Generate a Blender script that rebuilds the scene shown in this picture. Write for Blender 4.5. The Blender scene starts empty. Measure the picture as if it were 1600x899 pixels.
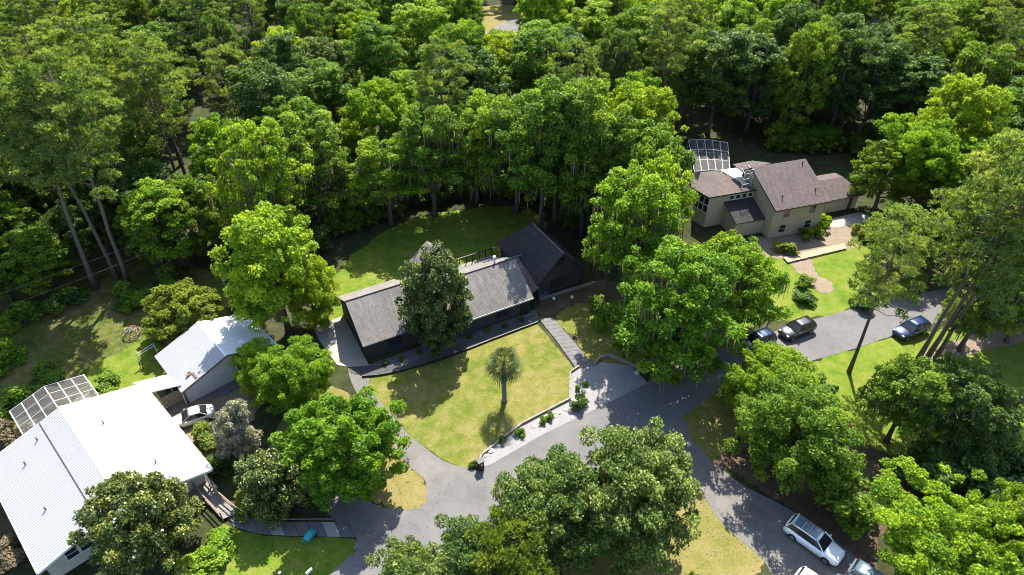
import bpy, math, random
import numpy as np
from mathutils import Vector, Matrix
from mathutils.geometry import tessellate_polygon

# ------------------------------------------------------------------ camera, sky, sun, exposure
F, PITCH, CAM_H = 1067.0, math.radians(38.5), 55.0
CP, SP = math.cos(PITCH), math.sin(PITCH)
scene = bpy.context.scene
C = scene.collection
cam_data = bpy.data.cameras.new('camera')
cam_data.sensor_width = 36.0
cam_data.lens = 36.0 * F / 1600.0
cam_data.clip_start = 0.5
cam_data.clip_end = 2000
cam = bpy.data.objects.new('camera', cam_data)
cam.location = (0, 0, CAM_H)
cam.rotation_euler = (math.pi / 2 - PITCH, 0, 0)
C.objects.link(cam)
scene.camera = cam

SUN_DIR = Vector((0.66, 4.1, 5.5)).normalized()
SUN_EL = math.asin(SUN_DIR.z)
SUN_AZ = math.atan2(SUN_DIR.x, SUN_DIR.y)
world = bpy.data.worlds.new('World')
scene.world = world
world.use_nodes = True
wn = world.node_tree
sky = wn.nodes.new('ShaderNodeTexSky')
sky.sky_type = 'NISHITA'
sky.sun_disc = False
sky.sun_elevation = SUN_EL
sky.sun_rotation = SUN_AZ
wn.links.new(sky.outputs[0], wn.nodes['Background'].inputs[0])
wn.nodes['Background'].inputs[1].default_value = 0.145
sun_l = bpy.data.lights.new('sun', 'SUN')
sun_l.energy = 5.0
sun_l.angle = math.radians(0.53)
sun_l.color = (1.0, 0.95, 0.86)
sun_o = bpy.data.objects.new('sun', sun_l)
sun_o.rotation_euler = (-SUN_DIR).to_track_quat('-Z', 'Y').to_euler()
sun_o.location = SUN_DIR * 300
C.objects.link(sun_o)
scene.view_settings.view_transform = 'Standard'
scene.view_settings.look = 'None'
scene.view_settings.exposure = 1.5
scene.view_settings.gamma = 1.0
scene.view_settings.use_curve_mapping = False
scene.cycles.use_denoising = True
scene.cycles.filter_width = 0.95
scene.cycles.max_bounces = 6
scene.cycles.diffuse_bounces = 3
scene.cycles.glossy_bounces = 2
scene.cycles.transmission_bounces = 4
scene.cycles.transparent_max_bounces = 8
scene.cycles.caustics_reflective = False
scene.cycles.caustics_refractive = False

R = math.radians
RNG = random.Random(7)


def G(px, py, z=0.0):
    """photo pixel -> world point where its ray meets height z"""
    u = (px - 800) / F
    v = (py - 449.5) / F
    d = (u, CP - v * SP, -SP - v * CP)
    t = (z - CAM_H) / d[2]
    return Vector((u * t, d[1] * t, z))


def PJ(x, y, z=0.0):
    dz = z - CAM_H
    dep = y * CP - dz * SP
    return 800 + F * x / dep, 449.5 - F * (y * SP + dz * CP) / dep


# ------------------------------------------------------------------ materials
def new_mat(name):
    m = bpy.data.materials.new(name)
    m.use_nodes = True
    nt = m.node_tree
    return m, nt, nt.nodes['Principled BSDF']


def noise(nt, scale, detail=4, rough=0.6, vec=None, dist=0.0):
    n = nt.nodes.new('ShaderNodeTexNoise')
    n.inputs['Scale'].default_value = scale
    n.inputs['Detail'].default_value = detail
    n.inputs['Roughness'].default_value = rough
    n.inputs['Distortion'].default_value = dist
    if vec:
        nt.links.new(vec, n.inputs['Vector'])
    return n.outputs['Fac']


def ramp(nt, fac, stops):
    r = nt.nodes.new('ShaderNodeValToRGB')
    el = r.color_ramp.elements
    while len(el) < len(stops):
        el.new(0.5)
    for e, (p, c) in zip(el, stops):
        e.position = p
        e.color = (c[0], c[1], c[2], 1)
    nt.links.new(fac, r.inputs[0])
    return r.outputs[0]


def mixc(nt, fac, a, b, mode='MIX'):
    m = nt.nodes.new('ShaderNodeMix')
    m.data_type = 'RGBA'
    m.blend_type = mode
    if isinstance(fac, (int, float)):
        m.inputs[0].default_value = fac
    else:
        nt.links.new(fac, m.inputs[0])
    for s, i in ((a, 6), (b, 7)):
        if isinstance(s, tuple):
            m.inputs[i].default_value = (s[0], s[1], s[2], 1)
        else:
            nt.links.new(s, m.inputs[i])
    return m.outputs[2]


def bump(nt, bsdf, fac, strength, dist):
    b = nt.nodes.new('ShaderNodeBump')
    b.inputs['Strength'].default_value = strength
    b.inputs['Distance'].default_value = dist
    nt.links.new(fac, b.inputs['Height'])
    nt.links.new(b.outputs[0], bsdf.inputs['Normal'])


def coords(nt):
    return nt.nodes.new('ShaderNodeTexCoord').outputs['Object']


def ground_mat(name, big, mid, s_big=0.12, s_mid=1.1, s_fine=14, rough=0.95, bstr=0.5, bdist=0.05, mixf=0.5):
    m, nt, b = new_mat(name)
    v = coords(nt)
    big = [(p, tuple(x * .76 for x in c)) for p, c in big]
    mid = [(p, tuple(x * .76 for x in c)) for p, c in mid]
    c1 = ramp(nt, noise(nt, s_big, 6, 0.65, v, 0.6), big)
    c2 = ramp(nt, noise(nt, s_mid, 5, 0.7, v, 0.3), mid)
    c = mixc(nt, mixf, c1, c2)
    if name in ('asphalt_mat', 'driveway_mat'):
        wv = nt.nodes.new('ShaderNodeVectorMath')
        wv.operation = 'MULTIPLY_ADD'
        nz = nt.nodes.new('ShaderNodeTexNoise')
        nz.inputs['Scale'].default_value = 0.8
        nt.links.new(v, nz.inputs['Vector'])
        nt.links.new(nz.outputs['Color'], wv.inputs[0])
        wv.inputs[1].default_value = (1.6, 1.6, 0)
        nt.links.new(v, wv.inputs[2])
        vo = nt.nodes.new('ShaderNodeTexVoronoi')
        vo.feature = 'DISTANCE_TO_EDGE'
        vo.inputs['Scale'].default_value = 0.22
        nt.links.new(wv.outputs[0], vo.inputs['Vector'])
        ck = ramp(nt, vo.outputs['Distance'], [(0.0, (0.55, 0.55, 0.55)), (0.012, (1, 1, 1))])
        c = mixc(nt, 0.25, c, ck, 'MULTIPLY')
        st = ramp(nt, noise(nt, 0.35, 3, 0.5, v, 1.0), [(0.56, (1, 1, 1)), (0.68, (0.78, 0.77, 0.76))])
        c = mixc(nt, 0.6, c, st, 'MULTIPLY')
    fine = noise(nt, s_fine, 3, 0.7, v)
    c = mixc(nt, 0.45, c, ramp(nt, fine, [(0.3, (0.25, 0.25, 0.25)), (0.7, (0.8, 0.8, 0.8))]), 'OVERLAY')
    nt.links.new(c, b.inputs['Base Color'])
    b.inputs['Roughness'].default_value = rough
    b.inputs['Specular IOR Level'].default_value = 0.15
    bump(nt, b, fine, bstr, bdist)
    return m


def plain(name, col, rough=0.6, var=0.18, scale=3.0, metal=0.0, spec=0.4, bstr=0.0, stretch=None):
    m, nt, b = new_mat(name)
    v = coords(nt)
    if stretch:
        mp = nt.nodes.new('ShaderNodeMapping')
        mp.inputs['Scale'].default_value = stretch
        nt.links.new(v, mp.inputs[0])
        v = mp.outputs[0]
    col = tuple(c * .76 for c in col)
    lo = tuple(c * (1 - var) for c in col)
    hi = tuple(min(1, c * (1 + var)) for c in col)
    n = noise(nt, scale, 6, 0.7, v)
    c = ramp(nt, n, [(0.3, lo), (0.7, hi)])
    nt.links.new(c, b.inputs['Base Color'])
    b.inputs['Roughness'].default_value = rough
    b.inputs['Metallic'].default_value = metal
    b.inputs['Specular IOR Level'].default_value = spec
    if bstr:
        bump(nt, b, n, bstr, 0.02)
    return m


M = {}
M['floor'] = ground_mat('forest_floor_mat', [(0.38, (0.03, 0.026, 0.014)), (0.5, (0.04, 0.055, 0.014)), (0.62, (0.085, 0.07, 0.038))],
                        [(0.38, (0.02, 0.032, 0.009)), (0.52, (0.045, 0.055, 0.018)), (0.66, (0.1, 0.08, 0.045))], 0.1, 0.8, 7)
M['lawn'] = ground_mat('lawn_mat', [(0.4, (0.105, 0.14, 0.016)), (0.5, (0.165, 0.168, 0.03)), (0.6, (0.225, 0.19, 0.065))],
                       [(0.38, (0.085, 0.125, 0.012)), (0.5, (0.16, 0.168, 0.03)), (0.62, (0.25, 0.205, 0.085))], 0.16, 0.75, 7, mixf=0.55)
M['lawn_green'] = ground_mat('green_lawn_mat', [(0.4, (0.085, 0.155, 0.01)), (0.5, (0.135, 0.19, 0.014)), (0.6, (0.19, 0.2, 0.035))],
                             [(0.38, (0.07, 0.14, 0.01)), (0.5, (0.135, 0.19, 0.016)), (0.62, (0.2, 0.205, 0.045))], 0.16, 0.75, 7, mixf=0.55)
M['lawn_dry'] = ground_mat('dry_lawn_mat', [(0.4, (0.13, 0.145, 0.022)), (0.5, (0.20, 0.178, 0.05)), (0.6, (0.26, 0.2, 0.085))],
                           [(0.28, (0.12, 0.135, 0.02)), (0.5, (0.19, 0.17, 0.05)), (0.74, (0.26, 0.2, 0.09))], 0.16, 0.75, 7, mixf=0.55)
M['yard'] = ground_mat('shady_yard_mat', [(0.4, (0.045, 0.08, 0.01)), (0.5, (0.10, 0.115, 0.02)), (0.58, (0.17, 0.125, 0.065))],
                       [(0.36, (0.035, 0.06, 0.01)), (0.52, (0.1, 0.12, 0.02)), (0.66, (0.2, 0.16, 0.08))], 0.3, 1.1, 8, mixf=.5)  # leaf-litter browns, darkened further to paint in the trees' shade
M['sand'] = ground_mat('sandy_soil_mat', [(0.3, (0.19, 0.145, 0.1)), (0.6, (0.27, 0.21, 0.15))],
                       [(0.3, (0.15, 0.115, 0.075)), (0.6, (0.28, 0.22, 0.16))], 0.3, 1.5, 9)
M['litter'] = ground_mat('leaf_litter_mat', [(0.3, (0.06, 0.04, 0.025)), (0.65, (0.16, 0.11, 0.07))],
                         [(0.3, (0.04, 0.03, 0.02)), (0.6, (0.13, 0.085, 0.05)), (0.75, (0.25, 0.18, 0.11))], 0.4, 2.2, 9)
M['asphalt'] = ground_mat('asphalt_mat', [(0.4, (0.14, 0.135, 0.133)), (0.6, (0.185, 0.177, 0.169))],
                          [(0.25, (0.13, 0.128, 0.126)), (0.75, (0.185, 0.177, 0.169))], 0.12, 0.6, 22, 0.9, 0.15, 0.02)
M['drive'] = ground_mat('driveway_mat', [(0.38, (0.12, 0.114, 0.106)), (0.62, (0.215, 0.203, 0.184))],
                        [(0.25, (0.125, 0.118, 0.11)), (0.75, (0.215, 0.2, 0.185))], 0.2, 0.9, 20, 0.9, 0.15, 0.02)
M['concrete'] = ground_mat('concrete_mat', [(0.3, (0.33, 0.30, 0.26)), (0.7, (0.41, 0.38, 0.34))],
                           [(0.25, (0.30, 0.275, 0.24)), (0.75, (0.42, 0.39, 0.35))], 0.3, 1.2, 20, 0.85, 0.1, 0.02)
M['gravel'] = ground_mat('gravel_mat', [(0.3, (0.25, 0.24, 0.23)), (0.7, (0.33, 0.316, 0.3))],
                         [(0.3, (0.2, 0.194, 0.188)), (0.7, (0.36, 0.345, 0.33))], 0.5, 3.0, 26, 0.95, 0.7, 0.05, 0.55)
M['dark_gravel'] = ground_mat('dark_gravel_mat', [(0.3, (0.10, 0.10, 0.10)), (0.7, (0.17, 0.165, 0.16))],
                              [(0.3, (0.09, 0.09, 0.09)), (0.7, (0.18, 0.17, 0.165))], 0.5, 3.0, 26, 0.95, 0.6, 0.04)
M['dark_path'] = ground_mat('dark_path_mat', [(0.3, (0.07, 0.07, 0.07)), (0.7, (0.10, 0.098, 0.095))],
                            [(0.3, (0.06, 0.06, 0.06)), (0.7, (0.11, 0.108, 0.105))], 0.5, 2.0, 20, 0.9, 0.2, 0.02)


def shingle(name, lo, hi, streak=0.4):
    m, nt, b = new_mat(name)
    v = coords(nt)
    bk = nt.nodes.new('ShaderNodeTexBrick')
    bk.inputs['Scale'].default_value = 1.0
    bk.inputs['Brick Width'].default_value = 0.32
    bk.inputs['Row Height'].default_value = 0.16
    bk.inputs['Mortar Size'].default_value = 0.012
    bk.inputs['Color1'].default_value = (*lo, 1)
    bk.inputs['Color2'].default_value = (*hi, 1)
    bk.inputs['Mortar'].default_value = (lo[0] * .5, lo[1] * .5, lo[2] * .5, 1)
    nt.links.new(v, bk.inputs['Vector'])
    mp = nt.nodes.new('ShaderNodeMapping')
    mp.inputs['Scale'].default_value = (2.6, 0.35, 0.6)
    nt.links.new(v, mp.inputs[0])
    st = noise(nt, 1.3, 6, 0.75, mp.outputs[0], 0.3)
    bl = noise(nt, 0.35, 4, 0.6, v)
    c = mixc(nt, streak, bk.outputs[0], ramp(nt, st, [(0.3, (0.2, 0.19, 0.18)), (0.75, (0.85, 0.84, 0.8))]), 'OVERLAY')
    c = mixc(nt, 0.35, c, ramp(nt, bl, [(0.3, (0.3, 0.3, 0.3)), (0.7, (0.7, 0.68, 0.66))]), 'OVERLAY')
    nt.links.new(c, b.inputs['Base Color'])
    b.inputs['Roughness'].default_value = 0.92
    b.inputs['Specular IOR Level'].default_value = 0.2
    bump(nt, b, bk.outputs[1], 0.4, 0.02)
    return m


M['shingle_grey'] = shingle('grey_shingle_mat', (0.165, 0.154, 0.143), (0.2, 0.187, 0.175), 0.45)
M['shingle_dark'] = shingle('dark_shingle_mat', (0.036, 0.034, 0.034), (0.056, 0.053, 0.051), 0.35)  # steep wing's tree shade is darkened into this shingle colour
M['shingle_brown'] = shingle('brown_shingle_mat', (0.092, 0.074, 0.068), (0.128, 0.104, 0.096), 0.3)
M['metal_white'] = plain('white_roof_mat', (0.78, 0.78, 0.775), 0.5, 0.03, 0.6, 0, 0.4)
M['metal_grey'] = plain('shaded_roof_mat', (0.37, 0.37, 0.375), 0.45, 0.05, 0.7, 0.0, 0.5)  # duller copy of the white roof: shading of off-sun slopes put into colour
M['charcoal'] = plain('charcoal_siding_mat', (0.045, 0.047, 0.05), 0.8, 0.15, 2, stretch=(6, 6, 0.4))
M['tan_wall'] = plain('tan_stucco_mat', (0.53, 0.44, 0.30), 0.9, 0.12, 1.2, bstr=0.2)
M['cream_wall'] = plain('cream_stucco_mat', (0.5, 0.46, 0.4), 0.9, 0.1, 1.0)
M['white_wall'] = plain('white_siding_mat', (0.62, 0.62, 0.62), 0.7, 0.1, 1.0)
M['white'] = plain('white_paint_mat', (0.8, 0.8, 0.79), 0.45, 0.04, 2)
M['black'] = plain('black_trim_mat', (0.02, 0.02, 0.022), 0.5, 0.2, 3)
M['brown_trim'] = plain('brown_trim_mat', (0.06, 0.042, 0.035), 0.6, 0.2, 3)
M['wood_grey'] = plain('weathered_board_mat', (0.26, 0.235, 0.205), 0.85, 0.3, 2.5, stretch=(1, 5, 1))
M['wood_tan'] = plain('tan_board_mat', (0.42, 0.31, 0.2), 0.85, 0.25, 2.5, stretch=(1, 5, 1))
M['wood_brown'] = plain('brown_board_mat', (0.2, 0.12, 0.07), 0.85, 0.3, 2.5)
M['slab'] = plain('path_slab_mat', (0.16, 0.15, 0.146), 0.9, 0.16, 1.6, bstr=0.15)
M['timber'] = plain('pale_kerb_mat', (0.27, 0.24, 0.2), 0.9, 0.25, 2.0, bstr=0.2)
M['rock'] = plain('pale_rock_mat', (0.5, 0.47, 0.43), 0.95, 0.3, 4, bstr=0.5)
M['rock_dark'] = plain('dark_rock_mat', (0.12, 0.10, 0.095), 0.95, 0.3, 4, bstr=0.5)
M['bark'] = plain('grey_bark_mat', (0.115, 0.095, 0.078), 0.95, 0.45, 5, bstr=0.8, stretch=(3, 3, 0.8))
M['pine_bark'] = plain('pine_bark_mat', (0.13, 0.102, 0.085), 0.95, 0.4, 5, bstr=0.8, stretch=(3, 3, 0.8))
M['pale_bark'] = plain('pale_bark_mat', (0.24, 0.215, 0.19), 0.95, 0.35, 5, bstr=0.6, stretch=(3, 3, 0.8))
M['tyre'] = plain('tyre_mat', (0.018, 0.018, 0.018), 0.85, 0.1, 3)
M['rim'] = plain('rim_mat', (0.5, 0.5, 0.52), 0.35, 0.05, 3, metal=0.8)
M['teal'] = plain('teal_plastic_mat', (0.03, 0.36, 0.40), 0.45, 0.08, 3)
M['red'] = plain('red_paint_mat', (0.3, 0.06, 0.05), 0.45, 0.1, 3)  # dulled for the dome, its shade put into the red
M['blue'] = plain('blue_paint_mat', (0.05, 0.2, 0.5), 0.45, 0.1, 3)
M['yellow'] = plain('yellow_paint_mat', (0.4, 0.3, 0.08), 0.45, 0.1, 3)
M['lampred'] = plain('tail_lamp_mat', (0.35, 0.015, 0.015), 0.25, 0.05, 3)
M['lampwhite'] = plain('head_lamp_mat', (0.75, 0.77, 0.8), 0.15, 0.05, 3)
M['flower'] = plain('white_flower_mat', (0.8, 0.78, 0.68), 0.7, 0.05, 3)
M['rust'] = plain('rust_mat', (0.17, 0.11, 0.075), 0.9, 0.3, 3)
M['cover_blue'] = plain('blue_cover_mat', (0.03, 0.13, 0.28), 0.5, 0.15, 2)


def glass_mat(name, col=(0.012, 0.015, 0.018), rough=0.06):
    m, nt, b = new_mat(name)
    v = coords(nt)
    nt.links.new(ramp(nt, noise(nt, 0.7, 3, 0.5, v), [(0.3, col), (0.7, tuple(c * 2.2 for c in col))]), b.inputs['Base Color'])
    b.inputs['Roughness'].default_value = rough
    b.inputs['Specular IOR Level'].default_value = 0.6
    return m


M['glass'] = glass_mat('window_glass_mat')
M['car_glass'] = glass_mat('car_glass_mat', (0.01, 0.012, 0.014), 0.05)
M['pool_water'] = glass_mat('pool_water_mat', (0.03, 0.20, 0.36), 0.08)


def paint(name, col, metal=0.35):
    m, nt, b = new_mat(name)
    v = coords(nt)
    nt.links.new(ramp(nt, noise(nt, 1.5, 4, 0.6, v), [(0.3, tuple(c * .93 for c in col)), (0.7, col)]), b.inputs['Base Color'])
    b.inputs['Metallic'].default_value = metal
    b.inputs['Roughness'].default_value = 0.32
    b.inputs['Coat Weight'].default_value = 0.7
    b.inputs['Coat Roughness'].default_value = 0.06
    return m


M['p_silver'] = paint('champagne_car_paint', (0.62, 0.59, 0.54))
M['p_white'] = paint('white_car_paint', (0.78, 0.79, 0.80), 0.0)
M['p_black'] = paint('black_car_paint', (0.03, 0.032, 0.036), 0.5)
M['p_navy'] = paint('navy_car_paint', (0.02, 0.04, 0.09), 0.4)
M['p_blue'] = paint('blue_car_paint', (0.012, 0.03, 0.08), 0.4)
M['p_slate'] = paint('slate_car_paint', (0.14, 0.2, 0.24), 0.4)


def screen_mat(name, col, opacity):
    m, nt, b = new_mat(name)
    v = coords(nt)
    b.inputs['Base Color'].default_value = (*col, 1)
    b.inputs['Roughness'].default_value = 0.8
    tr = nt.nodes.new('ShaderNodeBsdfTransparent')
    mx = nt.nodes.new('ShaderNodeMixShader')
    n = noise(nt, 2.0, 3, 0.5, v)
    mr = nt.nodes.new('ShaderNodeMapRange')
    mr.inputs['To Min'].default_value = opacity - 0.05
    mr.inputs['To Max'].default_value = opacity + 0.05
    nt.links.new(n, mr.inputs[0])
    nt.links.new(mr.outputs[0], mx.inputs[0])
    nt.links.new(tr.outputs[0], mx.inputs[1])
    nt.links.new(b.outputs[0], mx.inputs[2])
    nt.links.new(mx.outputs[0], nt.nodes['Material Output'].inputs['Surface'])
    return m


M['screen'] = screen_mat('insect_screen_mat', (0.10, 0.09, 0.08), 0.42)


def leaf_mat(name, dark, mid, light, trans=0.4, rough=0.55, spec=0.3):
    m, nt, b = new_mat(name)
    at = nt.nodes.new('ShaderNodeAttribute')
    at.attribute_name = 'lv'
    oi = nt.nodes.new('ShaderNodeObjectInfo')
    c = ramp(nt, at.outputs['Fac'], [(0.05, dark), (0.5, mid), (0.97, light)])
    hs = nt.nodes.new('ShaderNodeHueSaturation')
    mr = nt.nodes.new('ShaderNodeMapRange')
    mr.inputs['To Min'].default_value = 0.487
    mr.inputs['To Max'].default_value = 0.513
    nt.links.new(oi.outputs['Random'], mr.inputs[0])
    nt.links.new(mr.outputs[0], hs.inputs['Hue'])
    m2 = nt.nodes.new('ShaderNodeMapRange')
    m2.inputs['To Min'].default_value = 1.12
    m2.inputs['To Max'].default_value = 0.84
    nt.links.new(oi.outputs['Random'], m2.inputs[0])
    nt.links.new(m2.outputs[0], hs.inputs['Value'])
    nt.links.new(c, hs.inputs['Color'])
    nt.links.new(hs.outputs[0], b.inputs['Base Color'])
    b.inputs['Roughness'].default_value = rough
    b.inputs['Specular IOR Level'].default_value = spec
    t = nt.nodes.new('ShaderNodeBsdfTranslucent')
    tc = mixc(nt, 1.0, hs.outputs[0], (1.6, 1.5, 0.5), 'MULTIPLY')
    nt.links.new(tc, t.inputs[0])
    mx = nt.nodes.new('ShaderNodeMixShader')
    mx.inputs[0].default_value = trans
    nt.links.new(b.outputs[0], mx.inputs[1])
    nt.links.new(t.outputs[0], mx.inputs[2])
    nt.links.new(mx.outputs[0], nt.nodes['Material Output'].inputs['Surface'])
    return m


M['l_bright'] = leaf_mat('bright_leaf_mat', (0.07, 0.155, 0.011), (0.155, 0.275, 0.016), (0.31, 0.42, 0.024), 0.46, 0.55, 0.2)
M['l_yellow'] = leaf_mat('yellow_leaf_mat', (0.10, 0.18, 0.011), (0.195, 0.295, 0.015), (0.34, 0.42, 0.024), 0.46, 0.55, 0.2)
M['l_mid'] = leaf_mat('mid_leaf_mat', (0.048, 0.11, 0.013), (0.11, 0.205, 0.018), (0.24, 0.33, 0.03), 0.43, 0.55, 0.2)
M['l_dark'] = leaf_mat('dark_leaf_mat', (0.026, 0.065, 0.014), (0.064, 0.13, 0.02), (0.16, 0.235, 0.035), 0.38, 0.5, 0.22)
M['l_magnolia'] = leaf_mat('magnolia_leaf_mat', (0.028, 0.058, 0.013), (0.078, 0.122, 0.022), (0.25, 0.27, 0.06), 0.25, 0.4, 0.32)
M['l_fore'] = leaf_mat('dull_leaf_mat', (0.036, 0.075, 0.015), (0.098, 0.16, 0.028), (0.25, 0.31, 0.075), 0.36, 0.5, 0.22)
M['l_olive'] = leaf_mat('olive_leaf_mat', (0.085, 0.135, 0.02), (0.165, 0.225, 0.03), (0.28, 0.325, 0.055), 0.45, 0.6, 0.15)
M['l_pine'] = leaf_mat('pine_needle_mat', (0.065, 0.115, 0.027), (0.15, 0.22, 0.05), (0.30, 0.36, 0.1), 0.4, 0.6, 0.15)
M['l_grey'] = leaf_mat('grey_twig_mat', (0.15, 0.15, 0.105), (0.27, 0.265, 0.19), (0.42, 0.41, 0.3), 0.3)
M['l_moss'] = leaf_mat('hanging_moss_mat', (0.06, 0.065, 0.045), (0.10, 0.105, 0.075), (0.16, 0.16, 0.115), 0.35)
M['l_palm'] = leaf_mat('palm_frond_mat', (0.028, 0.055, 0.014), (0.058, 0.095, 0.02), (0.14, 0.165, 0.045), 0.28, 0.45, 0.25)
M['l_dead'] = leaf_mat('russet_leaf_mat', (0.09, 0.07, 0.035), (0.14, 0.105, 0.055), (0.2, 0.16, 0.08), 0.3)


# ------------------------------------------------------------------ object helpers
def link(o, parent=None):
    C.objects.link(o)
    if parent is not None:
        o.parent = parent
    return o


def tag(o, label, cat=None, group=None, kind=None):
    if label:
        o['label'] = label
    if cat:
        o['category'] = cat
    if group:
        o['group'] = group
    if kind:
        o['kind'] = kind
    return o


def thing(name, label, cat, loc=(0, 0, 0), rz=0.0, group=None):
    o = bpy.data.objects.new(name, None)
    o.empty_display_size = 0.3
    link(o)
    o.location = loc
    o.rotation_euler = (0, 0, rz)
    return tag(o, label, cat, group)


class MB:
    def __init__(s):
        s.v = []
        s.f = []

    def add(s, vs, fs):
        n = len(s.v)
        s.v += [tuple(p) for p in vs]
        s.f += [tuple(i + n for i in f) for f in fs]
        return s

    def box(s, x0, x1, y0, y1, z0, z1):
        return s.add([(x0, y0, z0), (x1, y0, z0), (x1, y1, z0), (x0, y1, z0), (x0, y0, z1), (x1, y0, z1), (x1, y1, z1), (x0, y1, z1)],
                     [(0, 3, 2, 1), (4, 5, 6, 7), (0, 1, 5, 4), (1, 2, 6, 5), (2, 3, 7, 6), (3, 0, 4, 7)])

    def prism(s, poly, z0, z1):
        n = len(poly)
        vs = [(p[0], p[1], z0) for p in poly] + [(p[0], p[1], z1) for p in poly]
        fs = [tuple(range(n))[::-1], tuple(range(n, 2 * n))] + [(i, (i + 1) % n, n + (i + 1) % n, n + i) for i in range(n)]
        return s.add(vs, fs)

    def extr(s, poly3, d):
        """extrude a 3-D polygon along vector d"""
        n = len(poly3)
        vs = [tuple(p) for p in poly3] + [(p[0] + d[0], p[1] + d[1], p[2] + d[2]) for p in poly3]
        fs = [tuple(range(n))[::-1], tuple(range(n, 2 * n))] + [(i, (i + 1) % n, n + (i + 1) % n, n + i) for i in range(n)]
        return s.add(vs, fs)

    def tube(s, pts, radii, n=7, cap=True):
        pts = [Vector(p) for p in pts]
        base = len(s.v)
        up = Vector((0.31, 0.17, 0.93)).normalized()
        for i, p in enumerate(pts):
            d = (pts[min(i + 1, len(pts) - 1)] - pts[max(i - 1, 0)])
            d = d.normalized() if d.length > 1e-6 else Vector((0, 0, 1))
            a = d.cross(up)
            if a.length < 0.05:
                a = d.cross(Vector((1, 0, 0)))
            a.normalize()
            b = d.cross(a)
            r = radii[i] if hasattr(radii, '__len__') else radii
            for k in range(n):
                t = 2 * math.pi * k / n
                s.v.append(tuple(p + a * (r * math.cos(t)) + b * (r * math.sin(t))))
        for i in range(len(pts) - 1):
            for k in range(n):
                k2 = (k + 1) % n
                s.f.append((base + i * n + k, base + i * n + k2, base + (i + 1) * n + k2, base + (i + 1) * n + k))
        if cap:
            s.f.append(tuple(base + k for k in range(n))[::-1])
            s.f.append(tuple(base + (len(pts) - 1) * n + k for k in range(n)))
        return s

    def bar(s, a, b, w):
        return s.tube([a, b], w, 4)

    def build(s, name, mat, parent=None, smooth=False, bevel=0.0):
        me = bpy.data.meshes.new(name)
        me.from_pydata(s.v, [], s.f)
        me.validate()
        if mat:
            me.materials.append(mat)
        if smooth:
            me.shade_smooth()
        o = bpy.data.objects.new(name, me)
        link(o, parent)
        if bevel:
            md = o.modifiers.new('bevel', 'BEVEL')
            md.width = bevel
            md.segments = 2
            md.limit_method = 'ANGLE'
        return o


def smooth_poly(pts, n=6, jit=0.0, seed=1):
    """closed Catmull-Rom through pts (2-D), optionally jittered"""
    rr = random.Random(seed)
    out = []
    L = len(pts)
    for i in range(L):
        p0, p1, p2, p3 = (Vector(pts[(i + k) % L][:2]) for k in (-1, 0, 1, 2))
        for k in range(n):
            t = k / n
            q = 0.5 * ((2 * p1) + (p2 - p0) * t + (2 * p0 - 5 * p1 + 4 * p2 - p3) * t * t + (3 * p1 - p0 - 3 * p2 + p3) * t ** 3)
            out.append((q.x + rr.uniform(-jit, jit), q.y + rr.uniform(-jit, jit)))
    return out


def dens_poly(pts, step=0.7, jit=0.0, seed=1):
    rr = random.Random(seed)
    out = []
    L = len(pts)
    for i in range(L):
        a, b = Vector(pts[i][:2]), Vector(pts[(i + 1) % L][:2])
        n = max(1, int((b - a).length / step))
        for k in range(n):
            q = a.lerp(b, k / n)
            out.append((q.x + rr.uniform(-jit, jit), q.y + rr.uniform(-jit, jit)))
    return out


def wavy(poly, amp, seed):
    """push a closed outline in and out along its normal with smooth waves"""
    rr = random.Random(seed)
    ph = [rr.uniform(0, 6.28) for _ in range(6)]
    n = len(poly)
    out = []
    d = 0.0
    for i in range(n):
        a, b, c = Vector(poly[i - 1]), Vector(poly[i]), Vector(poly[(i + 1) % n])
        d += (b - a).length
        t = c - a
        if t.length < 1e-6:
            out.append(poly[i])
            continue
        t.normalize()
        w = amp * (.5 * math.sin(d * 1.1 + ph[0]) + .35 * math.sin(d * 2.7 + ph[1]) + .3 * math.sin(d * 5.3 + ph[2]) + .2 * math.sin(d * 9.1 + ph[3]))
        out.append((b.x - t.y * w, b.y + t.x * w))
    return out


SOFT = ('lawn_mat', 'green_lawn_mat', 'dry_lawn_mat', 'shady_yard_mat', 'sandy_soil_mat', 'leaf_litter_mat')


def sheet(name, pix, z, mat, smooth=True, jit=0.0, thick=0.0, kind='structure'):
    w = [G(*p) for p in pix]
    soft = mat.name in SOFT
    poly = smooth_poly(w, 14) if smooth else dens_poly(w, 0.35)
    if soft or jit:
        poly = wavy(poly, (.3 if smooth else .07) if soft else .03, len(pix))
    tris = tessellate_polygon([[Vector((x, y, 0)) for x, y in poly]])
    o = MB().add([(x, y, z) for x, y in poly], tris).build(name, mat)
    me = o.data
    if sum(p.normal.z * p.area for p in me.polygons) < 0:
        me.flip_normals()
    o['kind'] = kind
    return o


# ------------------------------------------------------------------ ground, lawns, roads
mb = MB()
S = 700
N = 28
mb.v = [(-S + 2 * S * i / N, -200 + 2 * S * j / N, 0.0) for j in range(N + 1) for i in range(N + 1)]
mb.f = [(j * (N + 1) + i, j * (N + 1) + i + 1, (j + 1) * (N + 1) + i + 1, (j + 1) * (N + 1) + i) for j in range(N) for i in range(N)]
g = mb.build('ground', M['floor'])
g['kind'] = 'structure'

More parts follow.
